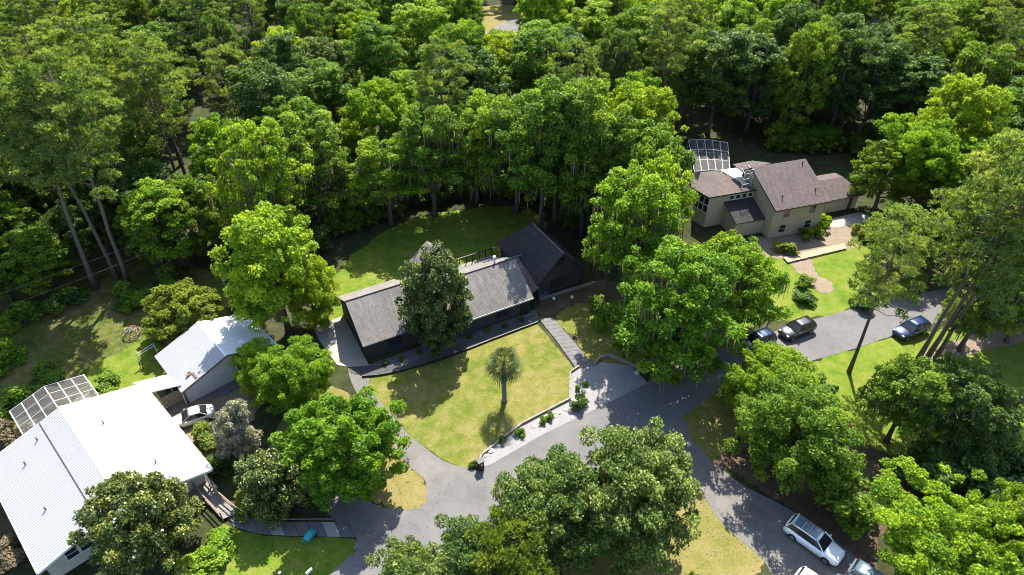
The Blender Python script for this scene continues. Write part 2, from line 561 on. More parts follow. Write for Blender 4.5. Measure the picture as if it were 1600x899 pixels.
sheet('side_yard', [(-60, 400), (120, 390), (250, 400), (350, 440), (350, 500), (300, 560), (250, 610), (120, 640), (-30, 690), (-90, 560)], 0.02, M['yard'])
sheet('sunlit_yard_patch', [(140, 575), (200, 545), (235, 528), (262, 560), (275, 600), (200, 615), (150, 610)], 0.04, M['lawn_green'])  # sunlit part of the yard, painted as a lighter grass sheet
sheet('back_lawn', [(488, 512), (492, 470), (527, 428), (560, 392), (640, 345), (790, 322), (850, 345), (830, 420), (700, 440), (600, 470), (545, 500)], 0.03, M['lawn_green'])
sheet('front_lawn', [(567, 590), (618, 583), (700, 560), (770, 532), (838, 506), (862, 533), (897, 577), (891, 582), (891, 625), (815, 663), (752, 713), (745, 728), (736, 738), (687, 716), (650, 688), (633, 672), (605, 640), (580, 612)], 0.03, M['lawn'], smooth=False)
sheet('side_lawn', [(868, 498), (895, 526), (932, 573), (985, 570), (1060, 575), (1130, 548), (1110, 480), (1000, 440), (900, 470)], 0.025, M['lawn'])
sheet('path_lawn', [(348, 818), (382, 831), (412, 838), (516, 841), (553, 842), (561, 854), (540, 876), (513, 899), (470, 945), (300, 990), (275, 930), (300, 880)], 0.03, M['lawn_green'], smooth=False)
sheet('verge_lawn', [(648, 799), (672, 781), (664, 750), (637, 726), (610, 690), (570, 640), (500, 600), (430, 680), (480, 725), (555, 770), (600, 792)], 0.03, M['lawn_dry'])
sheet('cottage_lawn', [(1100, 525), (1190, 505), (1284, 495), (1336, 481), (1430, 461), (1440, 420), (1330, 380), (1226, 395), (1150, 390), (1090, 440)], 0.03, M['lawn_green'])
sheet('roadside_lawn', [(1120, 612), (1180, 590), (1280, 562), (1402, 525), (1470, 515), (1620, 490), (1700, 600), (1650, 760), (1480, 745), (1330, 690), (1200, 680), (1140, 660)], 0.03, M['lawn_green'])
sheet('corner_lawn', [(1065, 660), (1115, 615), (1150, 640), (1150, 690), (1110, 720), (1085, 692)], 0.036, M['lawn'])
sheet('drive_lawn', [(980, 735), (1058, 722), (1120, 800), (1190, 868), (1180, 905), (1160, 980), (930, 990), (880, 850)], 0.03, M['lawn_dry'])
sheet('far_lawn', [(690, 45), (705, 22), (760, 10), (850, 10), (870, 30), (850, 55), (760, 58)], 0.03, M['lawn_dry'])
sheet('far_road', [(770, 52), (785, 36), (830, 28), (950, 26), (1000, 34), (900, 46), (800, 62)], 0.06, M['drive'])
sheet('sandy_bank', [(1226, 404), (1262, 400), (1275, 425), (1300, 445), (1290, 460), (1268, 450), (1245, 425)], 0.05, M['sand'])
sheet('cottage_yard', [(1180, 372), (1275, 358), (1330, 335), (1350, 345), (1340, 382), (1300, 394), (1240, 402), (1190, 400)], 0.04, M['sand'])
sheet('straw_path', [(1440, 552), (1520, 525), (1640, 498), (1650, 520), (1540, 548), (1460, 566)], 0.06, M['sand'])
sheet('leaf_litter_bed', [(1085, 700), (1110, 675), (1160, 690), (1330, 700), (1380, 760), (1360, 900), (1280, 860), (1240, 800), (1180, 760), (1130, 730)], 0.015, M['litter'])
sheet('garage_yard', [(275, 618), (330, 605), (400, 580), (420, 600), (390, 660), (330, 720), (280, 690), (240, 660)], 0.035, M['sand'])
sheet('garage_apron', [(296, 628), (312, 612), (398, 574), (410, 588), (350, 620)], 0.055, M['drive'], smooth=False)

road = [(480, 935), (513, 899), (560, 857), (648, 799), (672, 781), (737, 739), (768, 725), (846, 680), (905, 651), (933, 638), (1010, 598), (1060, 572),
        (1130, 545), (1190, 525), (1284, 496), (1336, 482), (1430, 462), (1520, 440), (1640, 415), (1640, 452), (1500, 494), (1402, 523), (1327, 548),
        (1280, 561), (1180, 591), (1120, 613), (1060, 657), (1000, 715), (900, 770), (820, 815), (700, 905), (650, 950)]
sheet('road', road, 0.05, M['asphalt'], smooth=False, jit=0.03)
sheet('neighbour_driveway', [(560, 857), (648, 799), (632, 797), (595, 792), (550, 770), (520, 748), (485, 720), (450, 690), (420, 700), (450, 745), (500, 790), (530, 820), (556, 840)], 0.045, M['drive'])
sheet('house_driveway', [(672, 782), (738, 739), (712, 728), (687, 717), (655, 692), (633, 673), (605, 640), (578, 605), (575, 577), (545, 576), (560, 620), (610, 690), (637, 727), (664, 751)], 0.046, M['drive'])
sheet('lower_driveway', [(1060, 652), (1085, 692), (1110, 718), (1160, 758), (1240, 800), (1330, 865), (1400, 940), (1260, 990), (1195, 880), (1130, 820), (1062, 728), (995, 712)], 0.044, M['drive'])
sheet('garage_pad', [(489, 512), (537, 494), (577, 572), (545, 574), (527, 571), (499, 533)], 0.06, M['concrete'], smooth=False, jit=0)
sheet('gravel_strip', [(746, 733), (752, 714), (815, 664), (891, 625), (893, 582), (905, 576), (935, 566), (985, 572), (1012, 599), (933, 639), (905, 652), (846, 681), (768, 726)], 0.065, M['gravel'], smooth=False)
sheet('garden_bed', [(575, 571), (640, 548), (740, 510), (838, 484), (842, 503), (770, 530), (700, 558), (618, 582), (570, 588)], 0.055, M['dark_gravel'], smooth=False, jit=0.02)
sheet('garden_walk', [(545, 574), (577, 573), (640, 566), (700, 546), (770, 518), (836, 492), (842, 501), (770, 529), (700, 557), (618, 581), (566, 588), (548, 584)], 0.075, M['dark_path'], smooth=False, jit=0.02)
sheet('planting_bed', [(838, 470), (930, 440), (985, 450), (960, 470), (900, 475), (868, 492), (850, 492)], 0.05, M['litter'])

# ------------------------------------------------------------------ path slabs, boardwalks
def ribbon_pieces(parent, left, right, n, z0, z1, gap, mat, name, jit=0.0, bevel=0.0):
    """cross pieces between two polylines (lists of world points)"""
    def at(pl, t):
        d = [0]
        for a, b in zip(pl, pl[1:]):
            d.append(d[-1] + (b - a).length)
        x = t * d[-1]
        for i in range(len(pl) - 1):
            if x <= d[i + 1] + 1e-9:
                return pl[i].lerp(pl[i + 1], (x - d[i]) / max(1e-9, d[i + 1] - d[i]))
        return pl[-1].copy()
    rr = random.Random(n)
    for i in range(n):
        t0, t1 = i / n, (i + 1 - gap) / n
        j = rr.uniform(-jit, jit)
        q = [at(left, t0), at(right, t0), at(right, t1), at(left, t1)]
        e = (q[1] - q[0]).normalized() * rr.uniform(-jit, jit) * 3
        poly = [(p.x + e.x, p.y + e.y) for p in q]
        MB().prism(poly, z0, z1 + j).build(name, mat, parent, bevel=bevel)


t = thing('slab_path', 'grey slab path running from the dark house down to the gravel strip', 'path')
ribbon_pieces(t, [G(842, 500), G(867, 530), G(900, 577)], [G(863, 497), G(890, 527), G(928, 573)], 13, 0.0, 0.12, 0.05, M['slab'], 'slab', 0.008)
t = thing('slab_path', 'pale slab walk crossing from the shaded driveway to the wooden ramp', 'path')
ribbon_pieces(t, [G(354, 806), G(388, 806), G(420, 816), G(521, 817), G(545, 822)], [G(366, 824), G(384, 829), G(412, 836), G(516, 839), G(555, 840)], 9, 0.0, 0.10, 0.04, M['drive'], 'slab', 0.006)
for i, ch in enumerate(t.children):
    if i in (3, 7):
        ch.data.materials[0] = M['concrete']
t = thing('boardwalk', 'tan plank boardwalk across the yard below the two-storey tan house', 'boardwalk')
ribbon_pieces(t, [G(1224, 402, .3), G(1318, 380, .3)], [G(1231, 410, .3), G(1323, 388, .3)], 30, 0.22, 0.30, 0.12, M['wood_tan'], 'plank', 0.012)
for s in (0, 1):
    a = (G(1225, 403, .2), G(1229.5, 408.5, .2))[s]
    b = (G(1318, 381, .2), G(1322, 387, .2))[s]
    MB().tube([(a.x, a.y, .1), (b.x, b.y, .1)], 0.09, 4).build('stringer', M['wood_brown'], t)

# retaining kerbs
def kerb_wall(name, label, pix, h, w, mat, seg=1.6, z=0.0):
    t = thing(name, label, 'retaining wall')
    P = [G(*p) for p in pix]
    for a, b in zip(P, P[1:]):
        d = b - a
        n = max(1, round(d.length / seg))
        u = d.normalized()
        p = Vector((-u.y, u.x, 0)) * w / 2
        for k in range(n):
            q0 = a + d * (k / n)
            q1 = a + d * ((k + 1) / n) - u * 0.025
            hh = h + RNG.uniform(-.02, .02)
            MB().prism([(q0 - p)[:2], (q1 - p)[:2], (q1 + p)[:2], (q0 + p)[:2]], z, hh).build('block', mat, t, bevel=0.015)
    return t


kerb_wall('retaining_wall', 'low pale block wall between the front lawn and the gravel strip', [(749, 722), (753, 712), (815, 664), (890, 625), (891, 583), (905, 574)], 0.34, 0.2, M['timber'])
kerb_wall('retaining_wall', 'low pale block wall round the shaded gravel corner under the oaks', [(928, 571), (937, 561), (950, 557), (985, 570), (1008, 584)], 0.38, 0.26, M['timber'])
kerb_wall('garden_edging', 'black edging curving between the dark garden walk and front lawn', [(566, 590), (590, 588), (618, 583), (660, 572), (700, 559.5), (770, 531.5), (840, 505)], 0.28, 0.14, M['black'], 2.0)
kerb_wall('garden_edging', 'pale stone edging along the planting bed by the steep dark wing', [(842, 470), (880, 458), (930, 443)], 0.35, 0.3, M['timber'], 1.2)
kerb_wall('garden_edging', 'grey edging beside the shrubs above the pale slab walk', [(388, 803), (420, 812), (470, 812), (522, 812)], 0.16, 0.12, M['slab'], 1.2)

# ------------------------------------------------------------------ buildings
def window(parent, x, z, w, h, face, yoff, frame, bars=1, horizontal=False, fr=0.09):
    """window on an axis-aligned wall of a building's own frame. face: 'y-' wall at y=yoff looking -y, 'x-' wall at x=yoff"""
    d = 0.06
    def bx(a0, a1, z0, z1, depth):
        if face == 'y-':
            return (a0, a1, yoff - depth, yoff + 0.02, z0, z1)
        if face == 'x-':
            return (yoff - depth, yoff + 0.02, a0, a1, z0, z1)
        if face == 'x+':
            return (yoff - 0.02, yoff + depth, a0, a1, z0, z1)
    wo = MB().box(*bx(x - w / 2, x + w / 2, z, z + h, 0.025)).build('window', M['glass'], parent)
    f = MB()
    f.box(*bx(x - w / 2 - fr, x - w / 2, z - fr, z + h + fr, d)).box(*bx(x + w / 2, x + w / 2 + fr, z - fr, z + h + fr, d))
    f.box(*bx(x - w / 2, x + w / 2, z + h, z + h + fr, d)).box(*bx(x - w / 2, x + w / 2, z - fr, z, d))
    f.build('frame', frame, wo)
    m = MB()
    for k in range(bars):
        if horizontal:
            zz = z + h * (k + 1) / (bars + 1)
            m.box(*bx(x - w / 2, x + w / 2, zz - .02, zz + .02, 0.045))
        else:
            zz = z + h * (k + 1) / (bars + 1)
            m.box(*bx(x - w / 2, x + w / 2, zz - .025, zz + .025, 0.045))
    m.build('glazing_bar', frame, wo)
    return wo


def slope(mbs, p0, p1, p2, p3, th=0.14):
    """roof slab: top face p0..p3, thickness down"""
    return mbs.extr([(p[0], p[1], p[2] - th) for p in (p0, p1, p2, p3)], (0, 0, th))


# --- dark shingled main house; local x along its front (28.5 deg), y to the back
OM = G(575, 563)
house = thing('shingled_house', 'long charcoal house with grey shingle gable roofs behind the front lawn', 'house', OM, R(28.5))
# left wing
wl = MB()
wl.extr([(0, 0, 0), (0, 9.1, 0), (0, 9.1, 2.7), (0, 4.5, 5.35), (0, 0, 2.7)], (6.9, 0, 0)).build('wall', M['charcoal'], house)
ro = MB()
slope(ro, (-.38, -.42, 2.62), (7.05, -.42, 2.62), (7.05, 4.5, 5.55), (-.38, 4.5, 5.55))
rf = ro.build('roof', M['shingle_grey'], house)
slope(MB(), (-.38, 4.5, 5.55), (7.05, 4.5, 5.55), (7.05, 9.5, 2.62), (-.38, 9.5, 2.62)).build('back_slope', M['shingle_grey'], rf)
MB().tube([(-.4, 4.5, 5.54), (7.07, 4.5, 5.54)], 0.085, 6).build('ridge_cap', M['black'], rf)
MB().box(-.4, 7.07, -.5, -.44, 2.4, 2.6).build('fascia', M['charcoal'], house)
# roller door in left gable wall
dr = MB().box(-.05, .01, 1.4, 6.4, 0.05, 2.3).build('garage_door', M['black'], house)
for k in range(4):
    MB().box(-.075, -.05, 1.45, 6.35, 0.1 + k * .55, 0.1 + k * .55 + .5).build('door_panel', M['charcoal'], dr)
# right wing, set forward
wr = MB()
wr.extr([(6.95, -1.55, 0), (6.95, 7.2, 0), (6.95, 7.2, 2.7), (6.95, 2.75, 5.3), (6.95, -1.55, 2.7)], (13.35, 0, 0)).build('wall', M['charcoal'], house)
ro = MB()
slope(ro, (6.6, -1.95, 2.6), (20.6, -1.95, 2.6), (20.6, 2.75, 5.5), (6.6, 2.75, 5.5))
rf2 = ro.build('roof', M['shingle_grey'], house)
slope(MB(), (6.6, 2.75, 5.5), (20.6, 2.75, 5.5), (20.6, 7.6, 2.6), (6.6, 7.6, 2.6)).build('back_slope', M['shingle_grey'], rf2)
MB().tube([(6.58, 2.75, 5.49), (20.62, 2.75, 5.49)], 0.085, 6).build('ridge_cap', M['black'], rf2)
MB().box(6.6, 20.6, -2.03, -1.97, 2.38, 2.58).build('gutter', M['white_wall'], house)
vp = MB().tube([(18.0, 3.2, 5.0), (18.0, 3.2, 6.2)], 0.13, 8).build('vent_pipe', M['white'], rf2)
MB().tube([(18.0, 3.2, 6.2), (18.0, 3.2, 6.35)], 0.2, 8).build('vent_cap', M['white'], vp)
window(house, 16.5, 0.9, 1.6, 1.2, 'y-', -1.55, M['charcoal'])
window(house, 10.0, 0.9, 1.6, 1.2, 'y-', -1.55, M['charcoal'])
window(house, 3.4, 0.9, 1.6, 1.2, 'y-', 0.0, M['charcoal'])
MB().box(19.0, 20.0, -1.63, -1.54, 0.05, 2.1).build('door', M['black'], house)
# rear cross gable
rg = MB()
rg.extr([(10.2, 6.2, 2.7), (15.2, 6.2, 2.7), (12.7, 6.2, 4.9)], (0, 5.5, 0))
rg.box(10.2, 15.2, 7.3, 11.7, 0, 2.7)
rg.build('wall', M['charcoal'], house)
rf4 = slope(MB(), (9.9, 5.6, 2.62), (12.7, 5.6, 5.05), (12.7, 12.0, 5.05), (9.9, 12.0, 2.62)).build('roof', M['shingle_grey'], house)
slope(MB(), (12.7, 5.6, 5.05), (15.5, 5.6, 2.62), (15.5, 12.0, 2.62), (12.7, 12.0, 5.05)).build('east_slope', M['shingle_grey'], rf4)
# deck with rail behind the right wing
dk = MB().box(15.6, 21.6, 7.7, 11.0, 0.25, 0.4).build('deck', M['wood_grey'], house)
for k in range(7):
    MB().box(15.7 + k * .96, 15.8 + k * .96, 10.9, 11.0, 0.4, 1.5).build('rail_post', M['black'], dk)
MB().box(15.6, 21.6, 10.88, 11.02, 1.5, 1.58).build('hand_rail', M['black'], dk)
# steep right wing with ridge running front to back
ww = MB()
ww.box(22.5, 29.0, 0.3, 10.2, 0, 2.75)
ww.extr([(22.5, .3, 2.75), (29.0, .3, 2.75), (25.75, .3, 6.1)], (0, 7.6, 0))
ww.build('wall', M['charcoal'], house)
rf3 = MB()
slope(rf3, (22.0, -.25, 2.55), (25.75, -.25, 6.35), (25.75, 7.4, 6.35), (22.0, 10.7, 2.55))
rf3 = rf3.build('roof', M['shingle_dark'], house)
slope(MB(), (25.75, -.25, 6.35), (29.5, -.25, 2.55), (29.5, 10.7, 2.55), (25.75, 7.4, 6.35)).build('east_slope', M['shingle_dark'], rf3)
MB().extr([(22.0, 10.7, 2.41), (25.75, 7.4, 6.21), (29.5, 10.7, 2.41)], (0, 0, .14)).build('hip_slope', M['shingle_dark'], rf3)
MB().tube([(25.75, -.27, 6.33), (25.75, 7.4, 6.33)], 0.085, 6).build('ridge_cap', M['slab'], rf3)
vt = MB().box(25.3, 26.2, .2, .32, 4.2, 5.2).build('gable_vent', M['black'], house)
for k in range(5):
    MB().box(25.3, 26.2, .16, .24, 4.25 + k * .19, 4.33 + k * .19).build('louvre', M['charcoal'], vt)
# linking porch roof
rp = slope(MB(), (20.4, -1.3, 2.5), (22.3, -.5, 2.5), (22.3, 5.2, 3.6), (20.4, 5.2, 3.6)).build('porch_roof', M['shingle_brown'], house)
MB().box(20.65, 23.6, 5.15, 5.3, 3.4, 3.66).build('flashing', M['slab'], house)
MB().box(20.35, 22.5, 2.0, 6.5, 0, 2.4).build('link_wall', M['charcoal'], house)
for x in (20.6, 22.1):
    MB().box(x - .07, x + .07, -.95, -.81, 0, 2.5).build('porch_post', M['charcoal'], house)
window(house, 25.6, 0.8, 2.4, 1.4, 'y-', 0.3, M['charcoal'])
# covered tub on the small patio
tb = thing('covered_tub', 'blue covered tub beside the steep dark wing of the house', 'tub', G(846, 460), R(28.5))
MB().prism([(math.cos(a) * 1.0, math.sin(a) * .8) for a in [i * math.pi / 8 for i in range(16)]], 0, .62).build('shell', M['slab'], tb)
MB().prism([(math.cos(a) * 1.06, math.sin(a) * .86) for a in [i * math.pi / 8 for i in range(16)]], .625, .72).build('cover', M['cover_blue'], tb, bevel=.03)

# --- white metal-roofed house, lower left; local x along ridge (-44.5 deg), y towards the metal garage
OW = G(95, 638, 5.0)
OW.z = 0
wh = thing('metal_roofed_house', 'large house with bright white and pale ribbed metal roof slopes', 'house', OW, R(-44.5))
MB().extr([(.4, -6.9, 0), (.4, 6.7, 0), (.4, 6.7, 2.7), (.4, 0, 4.75), (.4, -2.0, 4.1), (.4, -6.9, 2.7)], (13.4, 0, 0)).build('wall', M['cream_wall'], wh)


def ribbed(x0, x1, ya, za, yb, zb, pitch, h, th=.09):
    """corrugated sheet from (ya,za) to (yb,zb), ribs running down the slope, one mesh"""
    m = MB()
    n = int((x1 - x0) / pitch)
    vs = []
    prof = []
    for i in range(n):
        x = x0 + (x1 - x0) * i / n
        prof += [(x, 0), (x + pitch * .62, 0), (x + pitch * .7, h), (x + pitch * .9, h)]
    prof += [(x1, 0)]
    k = len(prof)
    vs = [(x, ya, za + dz) for x, dz in prof] + [(x, yb, zb + dz) for x, dz in prof]
    vs += [(x0, ya, za - th), (x1, ya, za - th), (x1, yb, zb - th), (x0, yb, zb - th)]
    fs = [(i, i + 1, k + i + 1, k + i) for i in range(k - 1)]
    b = 2 * k
    fs += [(b + 3, b + 2, b + 1, b)]
    m.add(vs, fs)
    m.extr([(x0, ya, za - th), (x1, ya, za - th), (x1, ya, za), (x0, ya, za)], (0, 0.001, 0))
    m.extr([(x0, yb, zb - th), (x1, yb, zb - th), (x1, yb, zb), (x0, yb, zb)], (0, 0.001, 0))
    m.extr([(x0, ya, za - th), (x0, ya, za), (x0, yb, zb), (x0, yb, zb - th)], (0.001, 0, 0))
    m.extr([(x1, ya, za - th), (x1, ya, za), (x1, yb, zb), (x1, yb, zb - th)], (0.001, 0, 0))
    return m


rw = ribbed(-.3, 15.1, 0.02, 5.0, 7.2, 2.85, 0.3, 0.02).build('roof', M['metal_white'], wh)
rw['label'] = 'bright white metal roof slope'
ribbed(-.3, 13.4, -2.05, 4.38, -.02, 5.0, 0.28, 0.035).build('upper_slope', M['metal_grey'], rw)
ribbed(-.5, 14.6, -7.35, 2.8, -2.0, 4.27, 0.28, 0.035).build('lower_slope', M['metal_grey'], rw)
MB().extr([(-.32, -.22, 4.98), (-.32, 0, 5.04), (-.32, .2, 4.98)], (15.4, 0, 0)).build('ridge_cap', M['metal_white'], rw)
MB().box(-.4, 13.4, -2.12, -2.02, 4.24, 4.33).build('gutter', M['brown_trim'], rw)
MB().box(-.5, 14.6, -7.48, -7.36, 2.6, 2.78).build('gutter', M['white'], rw)
MB().box(-.3, 15.1, 7.21, 7.33, 2.65, 2.82).build('gutter', M['white'], rw)
MB().extr([(14.62, -7.4, 2.55), (14.62, -7.4, 2.8), (14.62, -2.0, 4.28), (14.62, -2.0, 4.03)], (.06, 0, 0)).build('barge_board', M['white'], rw)
MB().extr([(15.12, 0, 4.75), (15.12, 0, 5.0), (15.12, 7.2, 2.86), (15.12, 7.2, 2.6)], (.06, 0, 0)).build('barge_board', M['white'], rw)
for (x, y, z) in ((3.2, -4.6, 3.6), (9.5, -4.9, 3.5), (12.2, -3.2, 3.95), (4.2, 2.2, 4.4), (1.5, -2.9, 4.05), (11.8, 3.8, 3.95)):
    vp = MB().tube([(x, y, z - .1), (x, y, z + .32)], 0.07, 8).build('vent_pipe', M['slab'], rw)
    MB().tube([(x, y, z + .32), (x, y, z + .38)], .11, 8).build('vent_cap', M['slab'], vp)
for k in range(3):
    window(wh, -4.9 + k * 1.12, 1.25, .92, 1.15, 'x+', 13.8, M['white'], 1, fr=.07)
# porch posts under the white overhang
for y in (1.0, 3.6, 6.6):
    MB().box(14.75, 14.9, y - .07, y + .07, 0, 3.0 + (7 - y) * .27).build('porch_post', M['white'], wh)
MB().box(13.8, 15.3, .3, 7.0, 0.25, 0.42).build('porch_floor', M['wood_grey'], wh)
window(wh, 4.5, .95, 1.2, 1.2, 'x+', 13.8, M['white'], 1, fr=.07)

# flat carport roof joining the house to the garage
cpt = thing('carport', 'small flat white carport roof between the white house and the metal garage', 'carport')
q = [G(208, 600, 2.75), G(262, 587, 2.75), G(284, 603, 2.75), G(238, 614, 2.75)]
MB().prism([p[:2] for p in q], 2.78, 2.9).build('roof', M['metal_white'], cpt)
for p in (q[1], q[2]):
    c = p.lerp(q[0], .06)
    MB().box(c.x - .05, c.x + .05, c.y - .05, c.y + .05, 0, 2.78).build('post', M['white'], cpt)

# pool cage behind white house
def pool_cage(label, corners, h, group, nx, ny, pool=None, ridge=0.5, mesh=True):
    """corners: 4 ground points (Vector) in order; flat-topped screened frame"""
    t = thing('pool_enclosure', label, 'pool enclosure')
    a, b, c, d = corners
    def pt(u, v, z):
        p = a.lerp(b, u).lerp(d.lerp(c, u), v)
        return Vector((p.x, p.y, z))
    def zt(u):
        return h + ridge * (1 - abs(2 * u - 1))
    w = .055
    for i in range(nx + 1):
        u = i / nx
        for v in (0, 1):
            MB().bar(pt(u, v, 0), pt(u, v, zt(u)), w).build('frame_post', M['white'], t)
        MB().bar(pt(u, 0, zt(u)), pt(u, 1, zt(u)), w).build('roof_beam', M['white'], t)
    for j in range(ny + 1):
        v = j / ny
        for u in (0, 1):
            if 0 < j < ny:
                MB().bar(pt(u, v, 0), pt(u, v, zt(u)), w).build('frame_post', M['white'], t)
        for i in range(nx):
            MB().bar(pt(i / nx, v, zt(i / nx)), pt((i + 1) / nx, v, zt((i + 1) / nx)), w * .8).build('purlin', M['white'], t)
    for v in (0, 1):
        MB().bar(pt(0, v, 1.0), pt(1, v, 1.0), w * .7).build('mid_rail', M['white'], t)
    for u in (0, 1):
        MB().bar(pt(u, 0, 1.0), pt(u, 1, 1.0), w * .7).build('mid_rail', M['white'], t)
    for i in range(nx):
        for j in range(ny):
            u0, u1, v0, v1 = i / nx, (i + 1) / nx, j / ny, (j + 1) / ny
            MB().add([pt(u0, v0, zt(u0)), pt(u1, v0, zt(u1)), pt(u1, v1, zt(u1)), pt(u0, v1, zt(u0))], [(0, 1, 2, 3)]).build('screen_panel', M['screen'], t)
    for i in range(nx):
        u0, u1 = i / nx, (i + 1) / nx
        for v in (0, 1):
            MB().add([pt(u0, v, 0.05), pt(u1, v, 0.05), pt(u1, v, zt(u1)), pt(u0, v, zt(u0))], [(0, 1, 2, 3)]).build('screen_panel', M['screen'], t)
    for j in range(ny):
        for u in (0, 1):
            MB().add([pt(u, j / ny, 0.05), pt(u, (j + 1) / ny, 0.05), pt(u, (j + 1) / ny, zt(u)), pt(u, j / ny, zt(u))], [(0, 1, 2, 3)]).build('screen_panel', M['screen'], t)
    dk = thing('pool_deck', None, None)
    bpy.data.objects.remove(dk)
    MB().prism([pt(u, v, 0)[:2] for u, v in ((0, 0), (1, 0), (1, 1), (0, 1))], 0.02, .12).build('deck', M['concrete'], t)
    if pool:
        u0, u1, v0, v1 = pool
        poly = smooth_poly([pt(u, v, 0)[:2] for u, v in ((u0, v0), (u1, v0), (u1, v1), (u0, v1))], 6)
        MB().prism(poly, .1, .135).build('pool_water', M['pool_water'], t)
    return t


lm = Matrix.Translation(OW) @ Matrix.Rotation(R(-44.5), 4, 'Z')
def wl_pt(x, y):
    return lm @ Vector((x, y, 0))
pool_cage('white framed screened pool cage beside the pale ribbed roof', [wl_pt(-6.3, -3.7), wl_pt(-6.3, 3.4), wl_pt(-.55, 3.4), wl_pt(-.55, -3.7)], 2.55, None, 6, 4, (.15, .6, .35, .85), .9)

# --- white garage, upper left
OG = G(309, 503, 4.4)
OG.z = 0
OG = OG + Vector((0, 0, 0))
ga = thing('metal_garage', 'white metal-roofed garage with dappled shade, set beside the silver sedan', 'garage', OG, R(-47))
MB().extr([(.3, -4.9, 0), (.3, 4.9, 0), (.3, 4.9, 2.5), (.3, 0, 4.2), (.3, -4.9, 2.5)], (6.2, 0, 0)).build('wall', M['white_wall'], ga)
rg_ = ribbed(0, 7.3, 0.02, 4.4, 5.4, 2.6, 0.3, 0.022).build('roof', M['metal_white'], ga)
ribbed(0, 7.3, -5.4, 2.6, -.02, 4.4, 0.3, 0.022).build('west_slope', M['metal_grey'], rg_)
MB().extr([(-.02, -.2, 4.37), (-.02, 0, 4.44), (-.02, .2, 4.37)], (7.34, 0, 0)).build('ridge_cap', M['metal_white'], rg_)
MB().extr([(7.31, -5.4, 2.37), (7.31, -5.4, 2.58), (7.31, 0, 4.39), (7.31, 0, 4.18)], (.05, 0, 0)).build('barge_board', M['rust'], rg_)
MB().extr([(7.31, 5.4, 2.37), (7.31, 5.4, 2.58), (7.31, 0, 4.39), (7.31, 0, 4.18)], (.05, 0, 0)).build('barge_board', M['rust'], rg_)
dr = MB().box(6.48, 6.56, -4.0, .4, .05, 2.25).build('garage_door', M['white'], ga)
for k in range(5):
    MB().box(6.56, 6.585, -3.95, .35, .08 + k * .43, .08 + k * .43 + .4).build('door_panel', M['white_wall'], dr)
dr = MB().box(6.48, 6.56, 1.9, 4.6, .05, 2.2).build('garage_door', M['white'], ga)
for k in range(5):
    MB().box(6.56, 6.585, 1.95, 4.55, .08 + k * .42, .08 + k * .42 + .39).build('door_panel', M['white_wall'], dr)
dd = MB().box(6.49, 6.56, .8, 1.6, .05, 2.1).build('door', M['wood_brown'], ga)
MB().tube([(6.6, .9, 1.05), (6.66, .9, 1.05)], .04, 6).build('handle', M['rim'], dd)
MB().box(6.5, 6.8, .7, 1.2, 2.9, 3.4).build('wall_lamp', M['black'], ga)
for (x0, x1, y0, y1) in ((5.9, 6.15, -4.2, -3.3), (6.1, 7.1, -3.6, -3.4), (5.6, 5.8, -3.9, -3.6)):
    z = 2.6 + (5.4 - abs((y0 + y1) / 2)) * .333
    MB().box(x0, x1, y0, y1, z, z + .1).build('debris', M['rust'], ga)

fn = thing('board_fence', 'short tan board fence between the metal garage and the silver sedan', 'fence')
A, B = G(258, 640), G(303, 618)
d = (B - A).normalized()
pn = Vector((-d.y, d.x, 0)) * .02
nb = 15
for k in range(nb):
    p0 = A.lerp(B, k / nb)
    p1 = A.lerp(B, (k + .9) / nb)
    MB().prism([(p0 - pn)[:2], (p1 - pn)[:2], (p1 + pn)[:2], (p0 + pn)[:2]], .05, 1.7 + RNG.uniform(-.03, .03)).build('board', M['wood_tan'], fn)
for z in (.4, 1.4):
    MB().bar(A + Vector((0, .06, z)), B + Vector((0, .06, z)), .05).build('rail', M['wood_brown'], fn)
lt = thing('lattice_screen', 'weathered lattice screen under the carport edge by the white roof', 'lattice')
A, B = G(238, 635), G(262, 624)
MB().bar(A, A + Vector((0, 0, 2.2)), .05).build('post', M['wood_grey'], lt)
MB().bar(B, B + Vector((0, 0, 2.2)), .05).build('post', M['wood_grey'], lt)
for k in range(7):
    f = k / 7
    MB().bar(A.lerp(B, f) + Vector((0, 0, .3)), A.lerp(B, min(1, f + .35)) + Vector((0, 0, 2.1)), .025).build('slat', M['wood_grey'], lt)
    MB().bar(A.lerp(B, f) + Vector((0, .03, 2.1)), A.lerp(B, min(1, f + .35)) + Vector((0, .03, .3)), .025).build('slat', M['wood_grey'], lt)


def bin_(label, loc, rz, mat, group=None):
    t = thing('wheeled_bin', label, 'bin', loc, rz, group)
    m = MB()
    m.add([(-.24, -.24, .08), (.24, -.24, .08), (.24, .24, .08), (-.24, .24, .08), (-.3, -.34, .95), (.3, -.34, .95), (.3, .34, .95), (-.3, .34, .95)],
          [(0, 3, 2, 1), (4, 5, 6, 7), (0, 1, 5, 4), (1, 2, 6, 5), (2, 3, 7, 6), (3, 0, 4, 7)]).build('tub', mat, t, bevel=.03)
    MB().extr([(-.33, -.38, .96), (-.33, .4, .96), (-.33, .34, 1.06), (-.33, -.3, 1.04)], (.66, 0, 0)).build('lid', mat, t, bevel=.02)
    for s in (-1, 1):
        MB().tube([(s * .22, .28, .11), (s * .3, .28, .11)], .11, 10).build('wheel', M['tyre'], t)
    return t


bin_('black wheeled bin standing against the metal garage', G(300, 622), R(40), M['black'])
# black box compressor near the door
t = thing('tool_crate', 'small dark crate by the metal garage door', 'crate', G(309, 614), R(40))
MB().box(-.35, .35, -.25, .25, 0.02, .5).build('body', M['black'], t, bevel=.03)
MB().box(-.37, .37, -.27, .27, .505, .58).build('lid', M['brown_trim'], t, bevel=.02)

